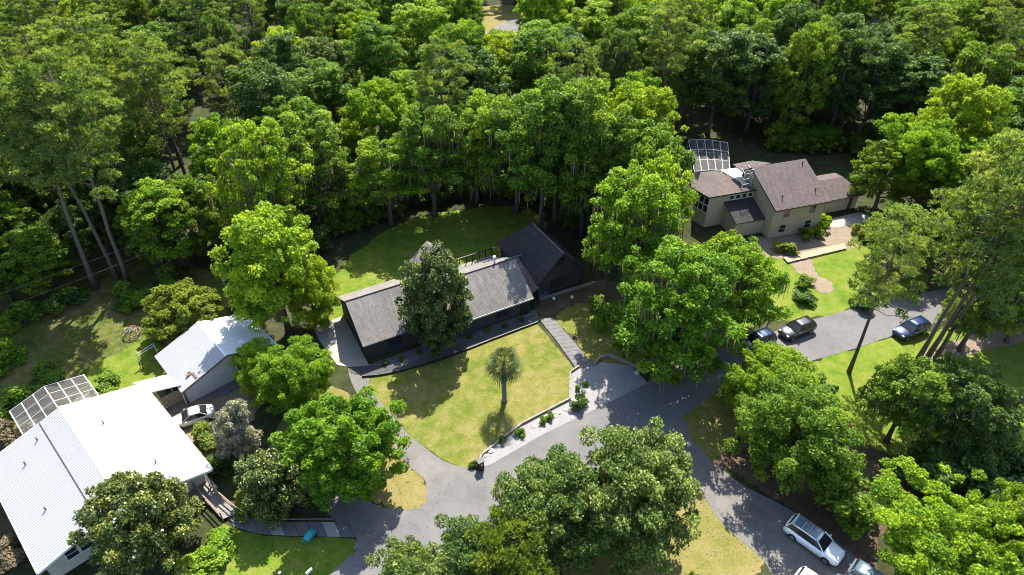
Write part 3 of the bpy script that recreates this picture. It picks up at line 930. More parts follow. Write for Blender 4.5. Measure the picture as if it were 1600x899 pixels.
# --- tan two-storey house, upper right
OT = G(1203, 372.5)
OT = OT + Vector((-.4, -.1, 0))
th = thing('tan_house', 'two-storey tan stucco house with brown shingle roof among the trees', 'house', OT, R(16.8))
MB().extr([(0, 0, 0), (0, 8.2, 0), (0, 8.2, 6.0), (0, 6.6, 7.6), (0, 0, 5.1)], (8.2, 0, 0)).build('wall', M['tan_wall'], th)
r1 = MB()
slope(r1, (-.3, -.5, 5.05), (8.6, -.5, 5.05), (8.6, 6.7, 7.95), (-.3, 6.7, 7.95))
r1 = r1.build('roof', M['shingle_brown'], th)
slope(MB(), (-.3, 6.7, 7.95), (8.6, 6.7, 7.95), (8.6, 8.7, 6.2), (-.3, 8.7, 6.2)).build('back_slope', M['shingle_brown'], r1)
slope(MB(), (-1.4, 7.2, 7.35), (3.0, 6.9, 7.99), (1.8, 9.6, 7.2), (-1.4, 9.6, 7.1)).build('dormer_slope', M['shingle_brown'], r1)
MB().extr([(-.36, -.52, 4.85), (-.36, -.52, 5.06), (-.36, 6.7, 7.96), (-.36, 6.7, 7.75)], (.06, 0, 0)).build('barge_board', M['brown_trim'], r1)
MB().box(-.3, 8.6, -.58, -.5, 4.82, 5.02).build('fascia', M['brown_trim'], r1)
for (x, y) in ((1.6, 1.2), (7.0, 1.3), (7.6, 5.9)):
    z = 5.05 + (y + .5) * .403
    MB().tube([(x, y, z - .1), (x, y, z + .55)], .07, 8).build('vent_pipe', M['black'], r1)
for x, z in ((2.1, 3.2), (6.3, 3.2), (2.0, .75), (6.2, .75)):
    window(th, x, z, .95, 1.2, 'y-', 0.0, M['cream_wall'], 1, fr=.1)
# left wing with clerestory
MB().prism([(-7.2, 5.2), (-.02, 5.2), (-.02, 11.2), (-5.0, 11.2), (-8.0, 7.6)], 0, 5.1).build('wall', M['tan_wall'], th)
w2 = MB()
w2.prism([(-7.6, 4.8), (-.02, 4.8), (-.4, 6.0), (-2.6, 11.4), (-5.2, 11.6), (-8.4, 7.4)], 5.12, 5.32).build('flat_roof', M['shingle_brown'], th)
MB().prism([(-2.2, 11.2), (-.9, 5.9), (-.02, 8.8), (2.0, 11.0)], 5.36, 5.46).build('white_roof', M['metal_white'], th)
for k in range(4):
    window(th, -3.6 + k * 1.0, 4.1, .62, .6, 'y-', 5.2, M['white'], 0, fr=.1)
ln = slope(MB(), (-4.7, 1.4, 2.5), (-.02, 1.4, 2.5), (-.02, 5.18, 3.9), (-4.7, 5.18, 3.9)).build('lean_to_roof', M['shingle_dark'], th)
MB().extr([(-4.55, 1.65, 0), (-4.55, 5.18, 0), (-4.55, 5.18, 3.75), (-4.55, 1.65, 2.4)], (4.53, 0, 0)).build('wall', M['tan_wall'], th)
for k in range(3):
    f = k / 3 + .17
    p = Vector((-7.2, 5.2, 0)).lerp(Vector((-8.0, 7.6, 0)), f)
    dq = (Vector((-8.0, 7.6, 0)) - Vector((-7.2, 5.2, 0))).normalized()
    nn = Vector((-dq.y, dq.x, 0))
    if nn.x > 0:
        nn = -nn
    for z0 in (2.5, 3.7):
        a0, a1 = p - dq * .4, p + dq * .4
        wo = MB().extr([(a0.x, a0.y, z0), (a1.x, a1.y, z0), (a1.x, a1.y, z0 + 1.0), (a0.x, a0.y, z0 + 1.0)], nn * .04).build('window', M['glass'], th)
        fr = MB()
        for (s0, s1, y0, y1) in ((-.5, -.4, -.1, 1.1), (.4, .5, -.1, 1.1), (-.4, .4, -.1, 0), (-.4, .4, 1.0, 1.1)):
            b0, b1 = p + dq * s0, p + dq * s1
            fr.extr([(b0.x, b0.y, z0 + y0), (b1.x, b1.y, z0 + y0), (b1.x, b1.y, z0 + y1), (b0.x, b0.y, z0 + y1)], nn * .07)
        fr.build('frame', M['white'], wo)
# roof-deck lattice tower
tw = MB()
for a, b in (((-2.1, 5.6), (-1.6, 7.4)), ((-.5, 5.8), (-.3, 7.8))):
    for p in (a, b):
        tw.bar((p[0], p[1], 5.3), (p[0] + .35, p[1] + .3, 8.0), .05)
    for z in (6.0, 6.8, 7.6):
        f = (z - 5.3) / 2.7
        tw.bar((a[0] + .35 * f, a[1] + .3 * f, z), (b[0] + .35 * f, b[1] + .3 * f, z), .035)
for z in (5.9, 6.7, 7.5, 7.95):
    f = (z - 5.3) / 2.7
    tw.bar((-2.1 + .35 * f, 5.6 + .3 * f, z), (-.5 + .35 * f, 5.8 + .3 * f, z), .035)
tw.bar((-2.1, 5.6, 5.4), (-.2, 6.1, 7.9), .035)
tw.build('stair_frame', M['white'], th)
# attached garage
GX = 2.0
MB().box(9.9 + GX, 15.4 + GX, 3.4, 9.2, 0, 2.6).build('garage_wall', M['tan_wall'], th)
g1 = slope(MB(), (9.3 + GX, 2.9, 2.5), (15.9 + GX, 2.9, 2.5), (14.2 + GX, 6.4, 3.9), (9.3 + GX, 6.4, 3.9)).build('garage_roof', M['shingle_brown'], th)
slope(MB(), (9.3 + GX, 6.4, 3.9), (14.2 + GX, 6.4, 3.9), (15.9 + GX, 9.8, 2.5), (9.3 + GX, 9.8, 2.5)).build('back_slope', M['shingle_brown'], g1)
MB().extr([(15.9 + GX, 2.9, 2.36), (15.9 + GX, 9.8, 2.36), (14.2 + GX, 6.4, 3.76)], (0, 0, .14)).build('hip_slope', M['shingle_brown'], g1)
gd = MB().box(10.5 + GX, 13.6 + GX, 3.32, 3.41, 0.05, 2.15).build('garage_door', M['cream_wall'], th)
for k in range(4):
    MB().box(10.55 + GX, 13.55 + GX, 3.29, 3.32, .08 + k * .52, .08 + k * .52 + .48).build('door_panel', M['tan_wall'], gd)
MB().box(13.9 + GX, 14.4 + GX, 3.3, 3.41, 0.05, 2.1).build('door', M['brown_trim'], th)
MB().box(8.25, 9.9 + GX, 5.5, 8.5, 0, 2.4).build('link_wall', M['tan_wall'], th)
sheet('cottage_drive', [(1296, 345), (1318, 338), (1345, 333), (1362, 345), (1330, 352), (1300, 356)], .06, M['concrete'])
pool_cage('white framed screened pool cage behind the tan house', [Vector((*G(1085, 268, 3.0)[:2], 0)), Vector((*G(1141, 268, 3.0)[:2], 0)), Vector((*G(1137, 223, 3.0)[:2], 0)), Vector((*G(1076, 219, 3.0)[:2], 0))], 3.0, None, 5, 3, None, .3)

# ------------------------------------------------------------------ cars
def car(name, label, loc, heading, L, W, Hh, mat, style='suv', cat='car', rack=False, panels=False):
    """local x forward, z up"""
    t = thing(name, label, cat, loc, heading)
    w = W / 2
    hx = L / 2
    if style == 'sedan':
        st = [(-1, .45, .78, .72), (-.96, .28, .93, .86), (-.78, .2, 1.0, .97), (-.45, .19, .97, 1), (.1, .19, .94, 1), (.38, .19, .92, .99), (.62, .19, .84, .97), (.86, .22, .72, .9), (.97, .3, .6, .76), (1, .38, .5, .66)]
        gh = dict(b0=-.74, b1=.42, r0=-.4, r1=.08)
    else:
        st = [(-1, .42, .95, .86), (-.97, .28, 1.08, .94), (-.8, .22, 1.1, .98), (-.4, .2, 1.06, 1), (.1, .2, 1.03, 1), (.4, .2, 1.02, .99), (.64, .2, .97, .97), (.88, .24, .86, .9), (.97, .32, .72, .78), (1, .4, .6, .68)]
        gh = dict(b0=-.95, b1=.46, r0=-.82, r1=.14)
    m = MB()
    rings = []
    for (x, z0, z1, ww) in st:
        a = w * ww
        zz = z0 + (z1 - z0) * .55
        rings.append([(x * hx, -a * .86, z0), (x * hx, -a * .98, z0 + .12), (x * hx, -a, zz), (x * hx, -a * .93, z1 - .06), (x * hx, -a * .8, z1), (x * hx, 0, z1 + .035),
                      (x * hx, a * .8, z1), (x * hx, a * .93, z1 - .06), (x * hx, a, zz), (x * hx, a * .98, z0 + .12), (x * hx, a * .86, z0)])
    n = len(rings[0])
    vs = [p for r_ in rings for p in r_]
    fs = []
    for i in range(len(rings) - 1):
        for k in range(n):
            k2 = (k + 1) % n
            fs.append((i * n + k, (i + 1) * n + k, (i + 1) * n + k2, i * n + k2))
    fs.append(tuple(range(n)))
    fs.append(tuple((len(rings) - 1) * n + k for k in range(n))[::-1])
    m.add(vs, fs)
    body = m.build('body', mat, t, smooth=True)
    zb = (.93 if style == 'sedan' else 1.04)
    wb, wr = w * .88, w * .68
    b0, b1, r0, r1 = (gh[k] * hx for k in ('b0', 'b1', 'r0', 'r1'))
    zr = Hh - .04
    # glass house corner points
    def gp(x, s, top):
        return Vector((x, s * (wr if top else wb), zr if top else zb))
    MB().add([gp(b1, -1, 0), gp(b1, 1, 0), gp(r1, 1, 1), gp(r1, -1, 1)], [(0, 1, 2, 3)]).build('windscreen', M['car_glass'], t)
    MB().add([gp(b0, -1, 0), gp(b0, 1, 0), gp(r0, 1, 1), gp(r0, -1, 1)], [(3, 2, 1, 0)]).build('rear_window', M['car_glass'], t)
    for s in (-1, 1):
        cut = [.0, .36, .7, 1.0]
        for a_, b_ in zip(cut, cut[1:]):
            q = [gp(b0 + (b1 - b0) * a_, s, 0), gp(b0 + (b1 - b0) * b_, s, 0), gp(r0 + (r1 - r0) * b_, s, 1), gp(r0 + (r1 - r0) * a_, s, 1)]
            MB().add(q, [(0, 1, 2, 3)] if s < 0 else [(3, 2, 1, 0)]).build('side_window', M['car_glass'], t)
        for f in (0, .36, .7, 1.0):
            a_, b_ = gp(b0 + (b1 - b0) * f, s, 0), gp(r0 + (r1 - r0) * f, s, 1)
            MB().bar(a_ - Vector((0, 0, .03)), b_, .055 if f in (0, 1.0) else .04).build('pillar', mat if f in (0, 1.0) else M['black'], t)
        MB().box(b1 - .45, b1 - .25, s * (w + .02), s * (w + .2), zb - .02, zb + .14).build('mirror', mat, t, bevel=.03)
        hl = MB().box(hx * .86, hx * .955, s * w * .52, s * w * .8, .62 if style == 'sedan' else .74, .72 if style == 'sedan' else .86).build('headlight', M['lampwhite'], t, bevel=.02)
        tl = MB().box(-hx * .995, -hx * .93, s * w * .6, s * w * .9, .75 if style == 'sedan' else .85, .9 if style == 'sedan' else 1.05).build('tail_light', M['lampred'], t, bevel=.02)
    # roof skin, slightly crowned
    rm = MB()
    xs = [r0 - .06, r0 + (r1 - r0) * .3, r0 + (r1 - r0) * .7, r1 + .06]
    zz = [zr - .02, Hh, Hh + .01, zr - .01]
    ys = [-wr - .03, -wr * .6, 0, wr * .6, wr + .03]
    yd = [-.03, 0, .02, 0, -.03]
    rm.v = [(x, y, z + d_) for x, z in zip(xs, zz) for y, d_ in zip(ys, yd)]
    rm.f = [(i * 5 + k, (i + 1) * 5 + k, (i + 1) * 5 + k + 1, i * 5 + k + 1) for i in range(3) for k in range(4)]
    roof = rm.build('roof', mat, t, smooth=True)
    sd = roof.modifiers.new('solid', 'SOLIDIFY')
    sd.thickness = .05
    if panels:
        for k in range(3):
            x0 = r0 + .15 + k * (r1 - r0 - .2) / 3
            MB().box(x0, x0 + (r1 - r0 - .2) / 3 - .12, -wr * .8, wr * .8, Hh + .015, Hh + .05).build('roof_panel', M['p_slate'], roof)
    if rack:
        for s in (-1, 1):
            MB().bar((r0 + .1, s * wr * .92, Hh + .08), (r1 - .1, s * wr * .92, Hh + .08), .03).build('roof_rail', M['black'], roof)
        for f in (.33, .66):
            x = r0 + (r1 - r0) * f
            MB().bar((x, -wr * .92, Hh + .09), (x, wr * .92, Hh + .09), .03).build('roof_bar', M['black'], roof)
    rw_ = .34 if style == 'suv' else .31
    for x in (-hx * .6, hx * .62):
        for s in (-1, 1):
            wt = MB().tube([(x, s * (w - .21), rw_), (x, s * (w + .01), rw_)], rw_, 18).build('wheel', M['tyre'], t)
            MB().tube([(x, s * (w + .0), rw_), (x, s * (w + .025), rw_)], rw_ * .66, 12).build('rim', M['rim'], wt)
            MB().tube([(x, s * (w - .03), rw_ + .01), (x, s * (w + .003), rw_ + .01)], rw_ * 1.16, 18).build('wheel_arch', M['black'], t)
    MB().box(-hx * 1.005, -hx * .96, -w * .35, w * .35, .5, .68).build('number_plate', M['white'], t)
    MB().box(hx * .95, hx * 1.0, -w * .45, w * .45, .34, .5).build('grille', M['black'], t)
    return t


def head(p0, p1):
    a, b = G(*p0), G(*p1)
    return math.atan2(b.y - a.y, b.x - a.x)


ROADZ = Vector((0, 0, .05))
car('sedan', 'pale champagne sedan parked beside the tan board fence', G(303, 658) + Vector((0, 0, .04)), head((327, 642), (275, 658)), 4.4, 1.76, 1.46, M['p_silver'], 'sedan')
car('suv', 'white sport utility car with dark glass roof panels on the lower driveway', G(1269, 851) + ROADZ, head((1240, 830), (1305, 876)), 5.0, 1.95, 1.68, M['p_white'], 'suv', panels=True, rack=True)
car('suv', 'white car with roof cut by the frame edge at the end of the lower driveway', G(1280, 934) + ROADZ, head((1253, 912), (1313, 956)), 4.6, 1.85, 1.6, M['p_white'], 'suv')
car('suv', 'slate blue car tucked under the lime-green tree by the lower driveway', G(1366, 922) + ROADZ, head((1320, 885), (1385, 930)), 4.6, 1.85, 1.6, M['p_slate'], 'suv')
car('suv', 'glossy black car parked on the road below the cottage lawn', G(1243, 521) + ROADZ, head((1270, 510), (1219, 530)), 4.6, 1.88, 1.62, M['p_black'], 'suv')
car('suv', 'dark navy car under the oaks behind the glossy black car', G(1180, 541) + ROADZ, head((1206, 530), (1155, 550)), 4.7, 1.9, 1.7, M['p_navy'], 'suv', rack=True)
car('suv', 'blue car half hidden behind the leaning pine trunks', G(1420, 521) + ROADZ, head((1445, 510), (1400, 528)), 4.6, 1.88, 1.65, M['p_blue'], 'suv')

# ------------------------------------------------------------------ small things
# climbing dome
t = thing('climbing_dome', 'red and white bar climbing dome on the shady side yard', 'climbing frame', G(208, 524) + Vector((0, 0, .02)))
rngs = [(1.15, 0, 8), (1.02, .55, 8), (.64, .98, 8), (.05, 1.2, 1)]
pts = []
for r_, z, n in rngs:
    pts.append([Vector((r_ * math.cos(2 * math.pi * k / n + (z > .5) * .3), r_ * math.sin(2 * math.pi * k / n + (z > .5) * .3), z)) for k in range(n)])
cm = ['red', 'metal_grey', 'blue', 'red', 'red', 'yellow']  # bar colours dimmed to stand in for shade over the dome
ci = 0
for i in range(3):
    for k in range(8):
        a = pts[i][k]
        for b in ([pts[i + 1][k], pts[i + 1][(k + 1) % 8]] if i < 2 else [pts[3][0]]):
            MB().tube([a, b], .028, 6).build('bar', M[cm[ci % 6]], t)
            ci += 1
        MB().tube([a, pts[i][(k + 1) % 8]], .028, 6).build('bar', M[cm[(ci + 1) % 6]], t)
# white pipe frame beside the garage
t = thing('pipe_frame', 'white pipe gate frame standing beside the metal garage roof', 'frame')
a, b = G(222, 572), G(248, 556)
for p in (a, b):
    MB().bar(p, p + Vector((0, 0, 1.9)), .045).build('post', M['white'], t)
for z in (1.9, 1.55):
    MB().bar(a + Vector((0, 0, z)), b + Vector((0, 0, z)), .045).build('rail', M['white'], t)
# teal bin by the walk
t = thing('garden_cart', 'small teal plastic cart on the lawn edge beside the slab walk', 'cart', G(486, 841) + Vector((0, 0, .04)), R(65))
m = MB()
pr = [(-.55, .25), (-.6, .55), (-.4, .72), (.1, .76), (.45, .66), (.6, .5), (.45, .22)]
m.extr([(x, -.3, z) for x, z in pr], (0, .6, 0)).build('tub', M['teal'], t, bevel=.06)
for s in (-1, 1):
    MB().tube([(.3, s * .3, .16), (.3, s * .38, .16)], .16, 12).build('wheel', M['black'], t)
MB().tube([(-.5, -.2, .5), (-.85, -.2, .6), (-.85, .2, .6), (-.5, .2, .5)], .03, 6).build('handle', M['teal'], t)
MB().bar((-.45, 0, 0), (-.45, 0, .3), .05).build('leg', M['teal'], t)


def mailbox(label, loc, rz, post, box_m, brick=False):
    t = thing('mailbox', label, 'mailbox', loc, rz)
    if brick:
        MB().box(-.28, .28, -.28, .28, 0, 1.25).build('pillar', post, t, bevel=.02)
        MB().box(-.34, .34, -.34, .34, 1.255, 1.36).build('cap', M['slab'], t, bevel=.02)
        MB().box(-.1, .1, -.3, -.285, .8, 1.1).build('door', M['rim'], t)
    else:
        MB().box(-.06, .06, -.06, .06, 0, 1.15).build('post', post, t)
        pr = [(-.11, 0), (.11, 0), (.11, .14), (.07, .22), (0, .25), (-.07, .22), (-.11, .14)]
        MB().extr([(x, -.3, 1.155 + z) for x, z in pr], (0, .6, 0)).build('box', box_m, t)
        MB().box(.112, .125, .1, .14, 1.2, 1.5).build('flag', M['red'], t)
    return t


mailbox('dark square mailbox pillar at the corner of the front lawn', G(751, 733), R(28), M['black'], None, True)
mailbox('white mailbox on a brown post at the lawn edge by the road', G(487, 905), R(-40), M['wood_brown'], M['white'])
t = thing('marker_post', 'short brown marker post on the lawn below the slab walk', 'post', G(440, 903))
MB().box(-.06, .06, -.06, .06, 0, .8).build('post', M['wood_brown'], t)
MB().box(-.08, .08, -.08, .08, .805, .86).build('cap', M['white'], t)
for lab, p in (('white globe lamp post beside the planting bed', (865, 478)), ('white globe lamp post nearer the oaks by the bed', (893, 476))):
    t = thing('garden_lamp', lab, 'garden lamp', G(*p))
    MB().tube([(0, 0, 0), (0, 0, 1.0)], .035, 6).build('post', M['black'], t)
    m = MB()
    m.tube([(0, 0, 1.0), (0, 0, 1.06), (0, 0, 1.2), (0, 0, 1.34), (0, 0, 1.4)], [.06, .15, .2, .15, .04], 10).build('globe', M['white'], t, smooth=True)
# boulder by the magnolia & rocks
def rock(label, p, s, mat, group=None, seed=1):
    rr = random.Random(seed)
    m = MB()
    n, k = 9, 5
    for j in range(k):
        ph = math.pi / 2 * j / (k - 1)
        for i in range(n):
            a = 2 * math.pi * i / n
            q = s * rr.uniform(.82, 1.1)
            m.v.append((q * math.cos(a) * math.cos(ph) * 1.2, q * math.sin(a) * math.cos(ph), q * .65 * math.sin(ph)))
    for j in range(k - 1):
        for i in range(n):
            m.f.append((j * n + i, j * n + (i + 1) % n, (j + 1) * n + (i + 1) % n, (j + 1) * n + i))
    m.f.append(tuple((k - 1) * n + i for i in range(n)))
    o = m.build('rock', mat, smooth=False)
    o.location = G(*p) + Vector((0, 0, .05))
    o.rotation_euler = (0, 0, rr.uniform(0, 6))
    return tag(o, label, 'rock', group)


for i, (x, y, s) in enumerate([(767, 705, .34), (780, 696, .3), (758, 713, .22), (834, 668, .18), (866, 652, .22), (875, 646, .26), (884, 641, .22), (893, 635, .24), (931, 601, .2)]):
    rock('small pale stone lying on the gravel strip below the lawn wall', (x, y), s, M['rock'], 'stones on the gravel strip', i)
rock('pale sandy boulder at the foot of the magnolia before the house', (666, 536), .75, M['sand'], None, 31)
rock('dark reddish stone beside the round shrub on the gravel', (912, 613), .28, M['rock_dark'], None, 33)
rock('pale stone on the gravel under the oaks by the corner wall', (995, 583), .3, M['rock'], None, 35)

# wooden ramp / bridge at the white house
t = thing('wooden_ramp', 'weathered wooden ramp with rails leading to the white-roofed house', 'ramp')
lft = [G(304, 762, .5), G(322, 784, .5), G(348, 812, .3)]
rgt = [G(322, 752, .5), G(345, 778, .5), G(372, 802, .3)]
ribbon_pieces(t, lft, rgt, 22, 0.28, 0.36, .1, M['wood_grey'], 'plank', .01)
for side in (0, 1):
    pl = (lft, [rgt[0], rgt[1], rgt[2], G(388, 812, .3)])[side]
    for p in pl:
        MB().bar((p.x, p.y, 0), (p.x, p.y, 1.35), .055).build('rail_post', M['wood_grey'], t)
    for z in (1.35, .85):
        MB().tube([(p.x, p.y, z) for p in pl], .06, 4).build('hand_rail', M['wood_tan' if z > 1 else 'wood_grey'], t)
# overhead cables on the left with their pole outside the clearing
def cable(label, a, b, sag, grp=None):
    pts = []
    for k in range(25):
        f = k / 24
        p = a.lerp(b, f)
        pts.append((p.x, p.y, p.z - sag * 4 * f * (1 - f)))
    o = MB().tube(pts, .018, 4).build('overhead_cable', M['slab'])
    return tag(o, label, 'cable', grp)


pole_a = G(-130, 600)
pole_b = G(372, 395)


def pole(label, p, h):
    t = thing('utility_pole', label, 'utility pole', p)
    MB().tube([(0, 0, 0), (0, 0, h)], [.16, .11], 8).build('shaft', M['pale_bark'], t)
    MB().box(-.9, .9, -.06, .06, h - .9, h - .78).build('cross_arm', M['wood_grey'], t)
    for x in (-.8, .8):
        MB().tube([(x, 0, h - .78), (x, 0, h - .6)], .05, 6).build('insulator', M['rim'], t)
    return t


pole('weathered utility pole among the trees behind the bright tall oak', pole_b, 7.5)
pole('weathered utility pole beyond the shady side yard', pole_a, 7.5)
cable('upper grey overhead cable strung across the shady side yard', pole_a + Vector((0, .8, 7)), pole_b + Vector((0, .8, 7)), .6)
cable('lower grey overhead cable strung across the shady side yard', pole_a + Vector((0, -.8, 6.2)), pole_b + Vector((0, -.8, 6.2)), .9)

# ------------------------------------------------------------------ vegetation meshes
def leaf_mesh(name, P, D, V, size, rs, elong=1.0, lvs=None, up=0.75, rnd=0.85):
    """P leaf centres (n,3), D outward dirs, V per-leaf tone; diamond leaf quads in one mesh"""
    n = len(P)
    nrm = D * 0.55 + np.array([0, 0, up]) + rs.normal(0, rnd, (n, 3))
    nrm /= np.linalg.norm(nrm, axis=1)[:, None] + 1e-9
    a = rs.normal(0, 1, (n, 3))
    tng = np.cross(nrm, a)
    tng /= np.linalg.norm(tng, axis=1)[:, None] + 1e-9
    b = np.cross(nrm, tng)
    s = size * rs.uniform(0.65, 1.35, n)[:, None]
    tng = tng * s * 0.62 * elong
    b = b * s * 0.40
    droop = nrm * s * -0.12
    vs = np.stack([P - tng + droop, P - b, P + tng + droop, P + b], 1).reshape(-1, 3)
    return quads_mesh(name, vs, np.repeat(V, 4))


def quads_mesh(name, vs, lv):
    nq = len(vs) // 4
    me = bpy.data.meshes.new(name)
    me.vertices.add(len(vs))
    me.vertices.foreach_set('co', np.asarray(vs, dtype=np.float32).ravel())
    me.loops.add(nq * 4)
    me.loops.foreach_set('vertex_index', np.arange(nq * 4, dtype=np.int32))
    me.polygons.add(nq)
    me.polygons.foreach_set('loop_start', np.arange(0, nq * 4, 4, dtype=np.int32))
    me.update(calc_edges=True)
    at = me.attributes.new('lv', 'FLOAT', 'POINT')
    at.data.foreach_set('value', np.asarray(lv, dtype=np.float32))
    return me


def clump_leaves(clumps, per, rs, upbias=0.75, shell=0.5, clumptone=0.35):
    Ps, Ds, Vs = [], [], []
    rmean = np.mean([r for _, r, _ in clumps])
    for c, r, flat in clumps:
        k = max(12, int(per * (r / rmean) ** 2))
        d = rs.normal(0, 1, (k, 3))
        d /= np.linalg.norm(d, axis=1)[:, None]
        flip = rs.uniform(0, 1, k) < upbias
        d[:, 2] = np.where(flip, np.abs(d[:, 2]), d[:, 2])
        rad = r * (shell + (1 - shell) * np.sqrt(rs.uniform(0, 1, k)))
        # ragged outline
        rad *= 1 + .22 * np.sin(d[:, 0] * 7 + c[0]) * np.sin(d[:, 1] * 6 + c[1])
        p = np.array(c) + d * rad[:, None] * np.array([1, 1, flat])
        Ps.append(p)
        Ds.append(d)
        tone = rs.uniform(-clumptone, clumptone)
        Vs.append(np.clip(0.47 + tone * .7 + rs.normal(0, .3, k), 0, 1))
    return np.concatenate(Ps), np.concatenate(Ds), np.concatenate(Vs)


def trunk_mesh(name, mat, H, r0, lean, limbs, seed, ztop=None):
    rr = random.Random(seed)
    m = MB()
    ztop = ztop or H * .8
    pts, rad = [], []
    for k in range(8):
        f = k / 7
        pts.append(Vector((lean[0] * f * f + rr.uniform(-.15, .15) * f * H * .06, lean[1] * f * f + rr.uniform(-.15, .15) * f * H * .06, ztop * f - (.15 if k == 0 else 0))))
        rad.append(r0 * (1.35 if k == 0 else 1) * (1 - .82 * f))
    m.tube(pts, rad, 8)
    for (c, f0) in limbs:
        i = min(6, int(f0 * 7))
        p0 = pts[i].lerp(pts[i + 1], f0 * 7 - i)
        rl = r0 * (1 - .82 * f0) * rr.uniform(.4, .6)
        c = Vector(c)
        mid = p0.lerp(c, .5) + Vector((rr.uniform(-.3, .3), rr.uniform(-.3, .3), rr.uniform(-.5, .3)))
        m.tube([p0, p0.lerp(mid, .5) + Vector((0, 0, .1)), mid, mid.lerp(c, .6), c], [rl, rl * .8, rl * .6, rl * .4, rl * .18], 5)
    me = bpy.data.meshes.new(name)
    me.from_pydata(m.v, [], m.f)
    me.materials.append(mat)
    me.shade_smooth()
    return me


def moss_mesh(clumps, n, rs, lmin, lmax):
    vs, lv = [], []
    for _ in range(n):
        c, r, flat = clumps[rs.integers(len(clumps))]
        a = rs.uniform(0, 2 * math.pi)
        q = r * math.sqrt(rs.uniform(0.1, 1.0))
        x, y = c[0] + q * math.cos(a), c[1] + q * math.sin(a)
        z = c[2] + rs.uniform(-.35, .1) * r
        L = rs.uniform(lmin, lmax)
        w = rs.uniform(.03, .085)
        an = rs.uniform(0, math.pi)
        dx, dy = math.cos(an) * w, math.sin(an) * w
        ox, oy = rs.normal(0, .06, 2)
        tone = rs.uniform(0, 1)
        vs += [(x - dx * .5, y - dy * .5, z), (x + dx * .5, y + dy * .5, z), (x + ox + dx, y + oy + dy, z - L * .5), (x + ox - dx, y + oy - dy, z - L * .5)]
        vs += [(x + ox - dx, y + oy - dy, z - L * .5), (x + ox + dx, y + oy + dy, z - L * .5), (x + ox + dx * .15, y + oy + dy * .15, z - L), (x + ox - dx * .15, y + oy - dy * .15, z - L)]
        lv += [tone] * 8
    return quads_mesh('hanging_moss', np.array(vs), np.array(lv))


KINDS = {}


def reg(key, H, Rr, trunk, crown, moss=None, flowers=None):
    KINDS[key] = dict(H=H, R=Rr, trunk=trunk, crown=crown, moss=moss, flowers=flowers)


def make_broadleaf(key, seed, H, Rr, zb, nclump, cr, per, leaf, bark='bark', moss=0, shape='round', flat=.62, r0=.32, upb=.75, elong=1.0, mosslen=(.8, 2.2), tone=.35):
    rs = np.random.default_rng(seed)
    rr = random.Random(seed)
    clumps = []
    tries = 0
    # a few big boughs, clumps gathered round them
    if nclump > 35:
        nclump, cr, per = int(nclump * 2.7), cr * .58, int(per * .36)
        leaf *= .9
        flat = min(1.0, flat * 1.3)
    nb = max(4, nclump // 17)
    boughs = []
    for i in range(nb):
        a = 2 * math.pi * (i / nb) * 1.0 + rr.uniform(-.4, .4) + (i % 3) * 2.1
        f = (i + .5) / nb
        z = zb + (H - zb) * (.15 + .8 * f)
        if shape == 'cone':
            rad = Rr * (1.05 - .95 * f)
        elif shape == 'oval':
            rad = Rr * math.sqrt(max(.05, 1 - (abs(f - .34) / .7) ** 2.0))
        elif shape == 'umbrella':
            rad = Rr * (.5 + .5 * f) * (.9 if f < .85 else .55)
        else:
            rad = Rr * math.sqrt(max(.05, 1 - (abs(f - .42) / .62) ** 2.2))
        rad *= rr.uniform(.6, .95)
        boughs.append(Vector((rad * math.cos(a) * .82, rad * math.sin(a) * .82, z - cr * .5)))
    while len(clumps) < nclump and tries < 30000:
        tries += 1
        b = boughs[len(clumps) % nb]
        d = Vector((rr.gauss(0, 1), rr.gauss(0, 1), rr.gauss(0, .75))) * (Rr * .25)
        c = b + d
        f = (c.z - zb) / (H - zb)
        if f < 0.02 or f > .97:
            continue
        if shape == 'cone':
            lim = Rr * (1.08 - .95 * f)
        elif shape == 'oval':
            lim = Rr * math.sqrt(max(.03, 1 - (abs(f - .34) / .68) ** 2.0))
        elif shape == 'umbrella':
            lim = Rr * (.45 + .65 * f)
        else:
            lim = Rr * math.sqrt(max(.03, 1 - (abs(f - .42) / .62) ** 2.2))
        lim *= rr.uniform(.82, 1.16)
        r = cr * rr.uniform(.6, 1.3)
        if math.hypot(c.x, c.y) > max(.3, lim - r * .5):
            continue
        if any((Vector(o[0]) - c).length < (o[1] + r) * .42 for o in clumps):
            if rr.random() < .92:
                continue
        clumps.append(((c.x, c.y, c.z), r, flat * rr.uniform(.85, 1.15)))
    P, D, V = clump_leaves(clumps, per, rs, upb, .5, tone)
    crown = leaf_mesh('crown', P, D, V, leaf, rs, elong)
    limbs = []
    for c, r, fl in clumps[::max(1, len(clumps) // 22)]:
        f0 = min(.95, max(.18, (c[2] * .62) / (H * .8)))
        limbs.append(((c[0], c[1], c[2] - .1 * r), f0))
    tm = trunk_mesh('trunk', M[bark], H, r0, (rr.uniform(-.6, .6), rr.uniform(-.6, .6)), limbs, seed)
    mm = None
    if moss:
        mm = moss_mesh(clumps, moss, rs, *mosslen)
    fl = None
    if key.startswith('magnolia'):
        k = 60
        idx = rs.integers(0, len(P), k)
        # blossoms sit on the outermost leaves
        far = np.argsort(-(np.hypot(P[:, 0], P[:, 1]) + .5 * P[:, 2] + rs.normal(0, .8, len(P))))[:len(P) // 4]
        idx = far[rs.integers(0, len(far), k)]
        Pf = np.repeat(P[idx] + D[idx] * .12, 5, 0) + rs.normal(0, .05, (k * 5, 3))
        Df = np.repeat(D[idx], 5, 0)
        fl = leaf_mesh('blossom', Pf, Df, np.ones(k * 5) * .5, .17, rs)
    reg(key, H, Rr, tm, crown, mm, fl)
    return clumps


